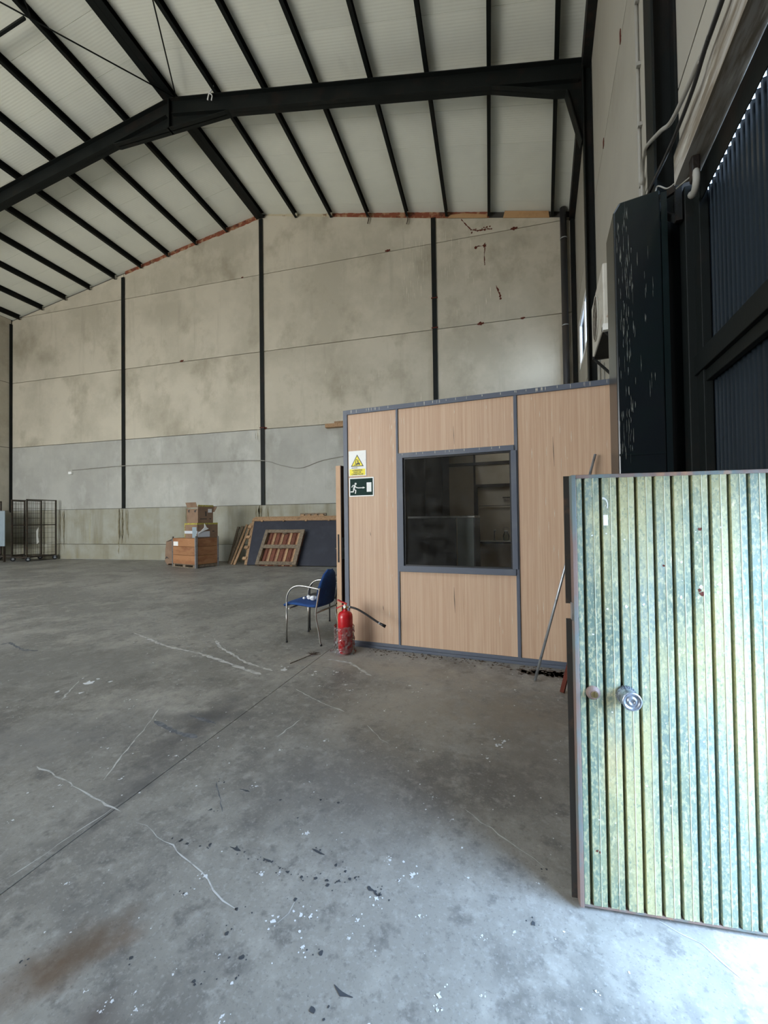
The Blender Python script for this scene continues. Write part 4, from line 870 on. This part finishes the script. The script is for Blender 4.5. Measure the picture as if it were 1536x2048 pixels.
part('paper', MB().box(-.24, -.02, -.012, -.006, .02, .36), 'palesheet', b1); part('paper', MB().box(.004, .012, .02, .45, .04, .22), 'cleartape', b1)
part('paper', MB().prism([(.03, .16), (.40, .30), (.33, .34), (.25, .47), (.24, .34)], 'x', .012, .03), 'signwhite', b1)
part('hand_hole', MB().box(.0, .003, .55, .63, .2, .23), 'back', b1)
b2 = cbox('cardboard_box', 'upper cardboard box with open flaps, topmost on the crate', -.04, .10, 1.447, .60, .56, .46, ca_ang)
part('flap', MB().beam((-.58, -.02, .59), (-.04, -.02, .59), .01, .17, (0, -.35, 1)), 'cardbox', b2); part('flap', MB().box(0, .012, .0, .56, .44, .58), 'cardbox', b2)
part('flap', MB().beam((-.6, .58, .48), (.05, .62, .45), .02, .2, (0, .6, 1)), 'cardbox', b2); part('tape', MB().box(.0, .016, .0, .56, .53, .585), 'tape', b2)
part('label_paper', MB().box(.012, .016, .36, .50, .34, .46), 'signwhite', b2); part('printed_mark', MB().box(.0, .004, .27, .31, .22, .38).box(0, .004, .08, .32, .12, .145).box(0, .004, .42, .48, .12, .15), 'back', b2)
part('tear', MB().prism([(-.52, .42), (-.42, .44), (-.46, .33), (-.50, .36)], 'y', -.004, -.001).prism([(-.2, .40), (-.05, .44), (-.14, .33)], 'y', -.004, -.001), 'back', b2)
sk = thing('torn_carton', 'torn brown carton on a low base, left of the crate', 'box', (-10.7, 12.2, 0))
part('carton', MB().prism([(-10.98, .10), (-10.50, .10), (-10.50, .93), (-10.7, .90), (-10.92, .82), (-10.96, .5)], 'y', 11.95, 12.45).box(-10.95, -10.52, 11.97, 12.43, .04, .10).box(-10.93, -10.87, 11.99, 12.41, 0, .04).box(-10.60, -10.54, 11.99, 12.41, 0, .04), 'cardbox', sk, .01)
part('torn_edge', MB().prism([(-10.90, .80), (-10.72, .885), (-10.52, .92), (-10.52, .87), (-10.72, .84)], 'y', 11.94, 11.95).prism([(-10.97, .20), (-10.90, .30), (-10.80, .22), (-10.88, .24)], 'y', 11.94, 11.95), 'back', sk)

# big dark framed board leaning on the wall
Yb, Yt, Zt = 12.25, 13.22, 1.52
def lean_pt(x_, s_, out=0):                    # s along the slope
    k = s_; ny, nz = -(Zt), (Yt-Yb)*1.0; L = math.hypot(ny, nz)
    return (x_, Yb+(Yt-Yb)*k+ny/L*out, Zt*k+nz/L*out*1.0+.0)
def leanbox(x0, x1, s0_, s1_, o0, o1, sk0=0, sk1=0):
    P_ = []
    for o_ in (o0, o1):
        for s_, x_ in ((s0_, x0+sk0), (s0_, x1+sk0), (s1_, x1+sk1), (s1_, x0+sk1)): P_.append(lean_pt(x_, s_, o_))
    return MB().add(P_, [(0, 3, 2, 1), (4, 5, 6, 7), (0, 1, 5, 4), (1, 2, 6, 5), (2, 3, 7, 6), (3, 0, 4, 7)])
bd = thing('framed_board', 'large dark blue-grey board in a timber frame leaning on the wall', 'board', (-8.0, 12.25, 0))
part('board', leanbox(-7.93, -4.2, .0, .97, .03, .045, 0, -.28), 'navy', bd)
part('batten', leanbox(-8.28, -4.5, .955, 1.02, .0, .08), 'wood', bd, .006, ); part('batten', leanbox(-8.24, -4.5, 1.02, 1.06, -.06, .05), 'wood', bd, .005)
part('batten', leanbox(-8.02, -7.92, 0, .96, .0, .05, 0, -.28), 'wood', bd, .005)
for k in range(4): part('block', leanbox(-8.15-.07*k, -8.0-.07*k, .10+.23*k, .155+.23*k, .0, .09), 'wood', bd, .005)
for k in range(4): part('cleat', leanbox(-8.0+.85*k+.1, -7.93+.85*k+.1, .93, .965, .08, .10), 'wood', bd)
# second pallet behind, only its top shows
p2 = thing('pallet', 'pallet behind the dark board, only its top edge showing', 'pallet', (-6.0, 13.3, 0), group='wooden pallets')
part('board', MB().box(-6.48, -5.55, 13.25, 13.27, 1.60, 1.66), 'wood', p2)
part('board', MB().box(-6.48, -5.55, 13.345, 13.36, .01, 1.60), 'wood', p2)
for x_ in (-6.45, -6.20, -5.95, -5.72): part('block', MB().box(x_, x_+.13, 13.272, 13.34, 1.55, 1.70), 'wood', p2, .005)
part('board', MB().box(-6.50, -5.52, 13.345, 13.37, 1.60, 1.74), 'greywood', p2)
# pallet leaning on the board
pl = thing('pallet', 'worn wooden pallet with red-brown slats leaning on the dark board', 'pallet', (-6.8, 12.15, 0), group='wooden pallets')
Yb, Yt, Zt = 12.12, 12.82, 1.12
def PB(x0, x1, s0_, s1_, o0, o1): return leanbox(x0, x1, s0_, s1_, o0, o1, .10, -.0) if False else leanbox(x0, x1, s0_, s1_, o0, o1, 0, 0)
x0, x1 = -7.50, -6.03
for a_, b_ in ((x0, x0+.12), (x1-.14, x1)): part('stringer_board', PB(a_, b_, 0, 1.0, .10, .125), 'greywood', pl, .004)
for s_ in ((0, .09), (.46, .56), (.91, 1.0)): part('stringer_board', PB(x0+.12, x1-.14, s_[0], s_[1], .095, .12), 'greywood', pl, .004)
for s_ in (0, .47, .9):
    for xa in (x0+.0, (x0+x1)/2-.06, x1-.14): part('block', PB(xa, xa+.13, s_, s_+.09, .02, .095), 'greywood', pl)
n_ = 10
for k in range(n_):
    xa = x0+.02+(x1-x0-.12)*k/(n_-1); part('slat', PB(xa, xa+.085, .0, 1.0, .0, .02), 'wood' if k % 2 == 0 else 'redwood', pl, .003)
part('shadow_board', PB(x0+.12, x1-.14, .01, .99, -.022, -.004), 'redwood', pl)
Yb, Yt, Zt = 12.25, 13.22, 1.52
# loose planks leaning left of the board
def plank(xb, yb, xt, zt, w_, m, label):
    solo('plank', MB().beam((xb, yb, .0), (xt, 13.33, zt), w_, .035, (0, -1, .5)), m, label, 'plank', base=(xb, yb, 0), group='planks leaning on the back wall', bevel=.004)
plank(-8.92, 12.65, -8.98, 1.28, .09, 'greywood', 'leftmost dark grey plank leaning on the back wall')
plank(-8.80, 12.50, -8.80, 1.30, .09, 'greywood', 'second grey plank from the left on the back wall')
plank(-8.64, 12.40, -8.62, 1.36, .08, 'wood', 'third plank from the left, light brown, leaning on the back wall')
plank(-8.46, 12.30, -8.44, 1.40, .09, 'wood', 'light brown plank leaning right beside the dark board')


# roll cages
def cage(name, label, P0, P1, dpt, hgt, cast):
    P0 = Vector(P0); P1 = Vector(P1); dirv = (P1-P0).normalized(); ang_ = math.atan2(dirv.y, dirv.x); L = (P1-P0).length
    t = local_thing(name, label, 'trolley', P0, ang_, 'wire roll cages by the back wall')
    zb = .20
    def panel(o, d_, L_, nm):
        o = Vector(o); d_ = Vector(d_); mb_ = MB()
        fr_ = MB(); a_ = o; b_ = o+d_*L_
        for z_, w_ in ((hgt, .05), (hgt*.59, .05), (zb, .05)): fr_.beam(a_+Vector((0, 0, z_)), b_+Vector((0, 0, z_)), .03, w_*.75)
        for c_ in (a_, b_): fr_.beam(c_+Vector((0, 0, zb-.03)), c_+Vector((0, 0, hgt+.02)), .042, .042, d_)
        part('cage_frame', fr_, 'wire', t)
        k = 1; n__ = max(3, int(L_/.15))
        for k in range(1, n__): c_ = o+d_*(L_*k/n__); mb_.beam(c_+Vector((0, 0, zb)), c_+Vector((0, 0, hgt-.03)), .007, .007, d_)
        z_ = zb+.12
        while z_ < hgt-.06: mb_.beam(a_+Vector((0, 0, z_)), b_+Vector((0, 0, z_)), .007, .007); z_ += .2
        part('wire_mesh', mb_, 'wire', t, kind='stuff')
    panel((0, 0, 0), (1, 0, 0), L, 'side'); panel((0, dpt, 0), (1, 0, 0), L, 'side')
    bm_ = MB()
    for x_ in (0, L): bm_.beam((x_, 0, zb-.03), (x_, dpt, zb-.03), .05, .05)
    bm_.box(0, L, 0, dpt, zb-.05, zb-.03); part('base', bm_, 'wire', t)
    for x_ in (.04, L-.04):
        for y_ in (.0, dpt-.0):
            cs = part('caster', MB().lathe([(.085, -.02), (.09, -.012), (.09, .012), (.085, .02)], (x_, y_, .09), (.5, 1, 0), 20), 'black', t)
            part('fork', MB().box(x_-.04, x_+.04, y_-.035, y_+.035, .155, .172).lathe([(.04, -.025), (.04, .025)], (x_, y_, .09), (.5, 1, 0), 14), 'galv', cs)
    return t
c1 = cage('roll_cage', 'right-hand wire roll cage trolley at the left end of the wall', (-17.62, 12.12, 0), (-17.58, 13.2, 0), .85, 2.45, None)
part('torn_label', MB().prism([(.32, 1.2), (.40, 1.35), (.38, 1.0), (.42, .75), (.34, .68), (.33, .9)], 'y', -.03, -.022), 'signwhite', c1)
c2 = cage('roll_cage', 'left-hand wire roll cage trolley, cut by the picture edge', (-19.05, 12.55, 0), (-19.25, 13.15, 0), .95, 2.45, None)
ps_ = thing('pale_sheet', 'pale blue-grey standing sheet at the far left edge', 'sheet', (-19.4, 11.95, 0))
part('sheet', MB().box(-20.2, -18.52, 11.93, 11.96, .62, 2.02), 'palesheet', ps_, .01); part('leg', MB().box(-20.1, -20.06, 11.93, 12.0, 0, .62), 'wire', ps_); part('leg', MB().box(-18.60, -18.56, 11.93, 12.0, 0, .62), 'wire', ps_)

# ================================================================== floor marks and litter
random.seed(4)
SC = [[(-4.69, 4.56), (-3.82, 4.16), (-3.21, 4.01), (-2.58, 3.75), (-2.18, 3.59)], [(-3.44, 4.56), (-3.12, 4.25), (-2.53, 3.86), (-2.12, 3.7)], [(-1.71, 4.14), (-1.44, 4.08), (-1.12, 3.79)],
 [(-2.73, 1.94), (-2.47, 1.88), (-2.17, 1.8), (-1.88, 1.74)], [(-1.73, 1.7), (-1.5, 1.63), (-1.31, 1.56), (-1.22, 1.52), (-1.11, 1.46), (-.97, 1.41)], [(-.77, 1.5), (-.77, 1.44), (-.79, 1.4)],
 [(-1.45, 2.59), (-1.4, 2.86)], [(-.14, 2.16), (.02, 2.03), (.2, 1.89)], [(-1.7, 3.35), (-1.32, 3.12), (-1.12, 3.04)], [(-3.55, 2.71), (-3.8, 3.07)], [(.57, 1.74), (.69, 1.68), (.76, 1.59)],
 [(-2.21, 1.93), (-2.46, 2.49), (-2.59, 2.75)], [(-.89, 2.88), (-.75, 2.72), (-.66, 2.66)], [(-2.0, 1.3), (-1.93, 1.8)]]
SWD = [.035, .03, .03, .008, .0045, .005, .008, .005, .010, .012, .005, .008, .006, .004]
mb = MB()
for s_, w_ in zip(SC, SWD): ribbon(mb, dens(s_, .05), w_, z=.0012, j=.6)
solo('floor_scratches', mb, 'scratch', 'pale drag scratches across the concrete floor', 'scratches', kind='stuff')
S = [(-3.66, 3.06, 0.09), (-2.02, 3.75, 0.059), (-1.69, 3.77, 0.024), (-1.68, 3.69, 0.028), (-1.48, 3.8, 0.034), (-1.19, 1.51, 0.017), (-1.21, 1.42, 0.014), (-0.81, 1.4, 0.019), (-0.72, 1.45, 0.021), (-0.68, 1.45, 0.013), (-0.46, 1.58, 0.018), (-0.34, 1.72, 0.023), (-0.45, 1.77, 0.013), (-0.87, 1.83, 0.019), (-0.96, 1.57, 0.015), (-0.66, 1.34, 0.014), (-0.89, 1.6, 0.008), (-1.28, 1.05, 0.008), (-1.17, 1.05, 0.011), (-1.18, 1.02, 0.009), (-1.12, 1.09, 0.006), (-1.08, 1.05, 0.009), (-0.81, 1.1, 0.013), (-0.93, 1.25, 0.007), (-1.04, 1.16, 0.007), (-0.5, 1.48, 0.013), (-0.51, 1.41, 0.009), (-0.41, 1.39, 0.007), (0.03, 2.82, 0.036), (0.07, 2.88, 0.027), (-0.13, 3.07, 0.014), (-0.04, 2.65, 0.015), (-1.35, 2.44, 0.013), (-1.3, 2.08, 0.014), (-1.11, 2.61, 0.017), (-0.32, 2.22, 0.011), (-0.39, 1.68, 0.01), (0.17, 1.8, 0.008), (-0.11, 1.76, 0.008), (-0.2, 2.08, 0.01), (-1.73, 1.34, 0.012), (-2.36, 1.56, 0.012), (-2.41, 1.83, 0.011), (-2.11, 1.96, 0.014), (-2.48, 2.2, 0.013), (-2.97, 2.84, 0.016), (-2.83, 2.7, 0.012), (-1.97, 2.23, 0.013), (-1.29, 3.53, 0.018), (-1.21, 3.42, 0.021), (-1.51, 3.46, 0.018), (-0.72, 3.64, 0.018), (-0.62, 3.53, 0.013), (-0.82, 3.12, 0.015), (0.06, 1.57, 0.009), (-0.05, 1.34, 0.008), (-0.18, 1.31, 0.016), (-0.18, 1.27, 0.011), (-0.28, 1.55, 0.011), (-0.05, 1.53, 0.009), (0.3, 1.44, 0.008), (-0.46, 2.65, 0.01), (0.37, 2.73, 0.012), (0.19, 3.75, 0.017)]
mb = MB()
for x_, y_, r_ in S:
    splat(mb, x_, y_, r_*.48, z=.0020, n=13, irr=.7)
    for _ in range(5): splat(mb, x_+random.gauss(0, r_*1.1), y_+random.gauss(0, r_*1.1), r_*random.uniform(.1, .28), z=.0020, n=6)
for _ in range(420):
    x_ = random.uniform(-4.5, .8); y_ = random.uniform(1.1, 4.8); splat(mb, x_, y_, random.uniform(.001, .0045)*(1+y_*.12), z=.0018, n=6)
solo('white_droppings', mb, 'fleck', 'white bird droppings and plaster flecks spotted over the floor', 'droppings', kind='stuff')
DK = [(-1.15, 1.67), (-1.1, 1.66), (-1.06, 1.63), (-0.99, 1.64), (-0.95, 1.64), (-0.9, 1.62), (-0.86, 1.61), (-0.79, 1.6), (-0.73, 1.61), (-0.68, 1.61), (-0.67, 1.59), (-0.63, 1.62), (-0.59, 1.64), (-0.5, 1.62), (-0.47, 1.61), (-0.45, 1.6), (-0.77, 1.75), (-0.67, 1.69), (-0.62, 1.67), (-0.57, 1.65), (-1.48, 1.65), (-1.43, 1.65), (-1.39, 1.64), (-1.32, 1.64), (-1.28, 1.66), (-0.95, 1.32), (-1.22, 1.17), (-0.85, 1.26), (-0.83, 1.2), (-0.96, 1.16), (-0.59, 1.34), (-0.55, 1.18), (-0.97, 1.41), (-1.22, 1.42), (-0.77, 1.5), (-1.58, 1.07), (-0.96, 1.91), (-0.9, 2.06), (-0.8, 2.06), (0.13, 1.62), (0.21, 1.88), (-1.11, 2.01), (-1.43, 1.86), (-1.5, 2.07)]
mb = MB()
for x_, y_ in DK:
    splat(mb, x_, y_, random.uniform(.004, .009), z=.0016, n=8)
    for _ in range(3): splat(mb, x_+random.gauss(0, .03), y_+random.gauss(0, .012), random.uniform(.0015, .004), z=.0016, n=6)
for k_ in ([(-.51, 1.26), (-.48, 1.24), (-.44, 1.24)], [(-.81, 1.75), (-.74, 1.73)], [(-1.18, 1.67), (-1.12, 1.66)], [(-1.0, 1.65), (-.95, 1.64)], [(-.51, 1.62), (-.48, 1.61), (-.45, 1.59)], [(-1.38, 2.04), (-1.31, 2.03)]): ribbon(mb, dens(k_, .015), .010, z=.0017, j=.5)
solo('tar_spots', mb, 'tarspot', 'dark tar drips and smears on the near floor', 'drips', kind='stuff')
mb = MB()
for k_, w_ in (([(-1.55, 2.06), (-1.43, 1.94), (-1.36, 1.86)], .006), ([(-2.47, 2.58), (-2.19, 2.48), (-1.99, 2.45)], .03), ([(-2.27, 2.72), (-1.99, 2.65)], .03), ([(-5.91, 3.76), (-5.9, 3.86), (-5.4, 3.67), (-5.18, 3.68)], .035)): ribbon(mb, dens(k_, .03), w_, z=.0010, j=.6)
solo('dark_scuffs', mb, 'scuff', 'dark scuff lines beside the floor joint', 'scuffs', kind='stuff')
tw = thing('dry_twig', 'dark dry twig with a tuft lying on the floor near the blue chair', 'twig', (-2.0, 4.05, 0))
part('stem', MB().tube([(-2.04, 3.92, .005), (-1.99, 4.05, .008), (-1.93, 4.23, .008)], .004, 6), 'debris', tw)
mb = MB()
for _ in range(36):
    a_ = random.uniform(0, 6.28); mb.tube([(-1.93, 4.26, .004), (-1.93+.09*math.cos(a_)*random.random(), 4.26+.05*math.sin(a_), random.uniform(.003, .02))], .0018, 4)
part('tuft', mb, 'debris', tw, kind='stuff')
print('objects', len(bpy.data.objects), 'tris', sum(len(m.loop_triangles) if m.loop_triangles else sum(len(p.vertices)-2 for p in m.polygons) for m in bpy.data.meshes))
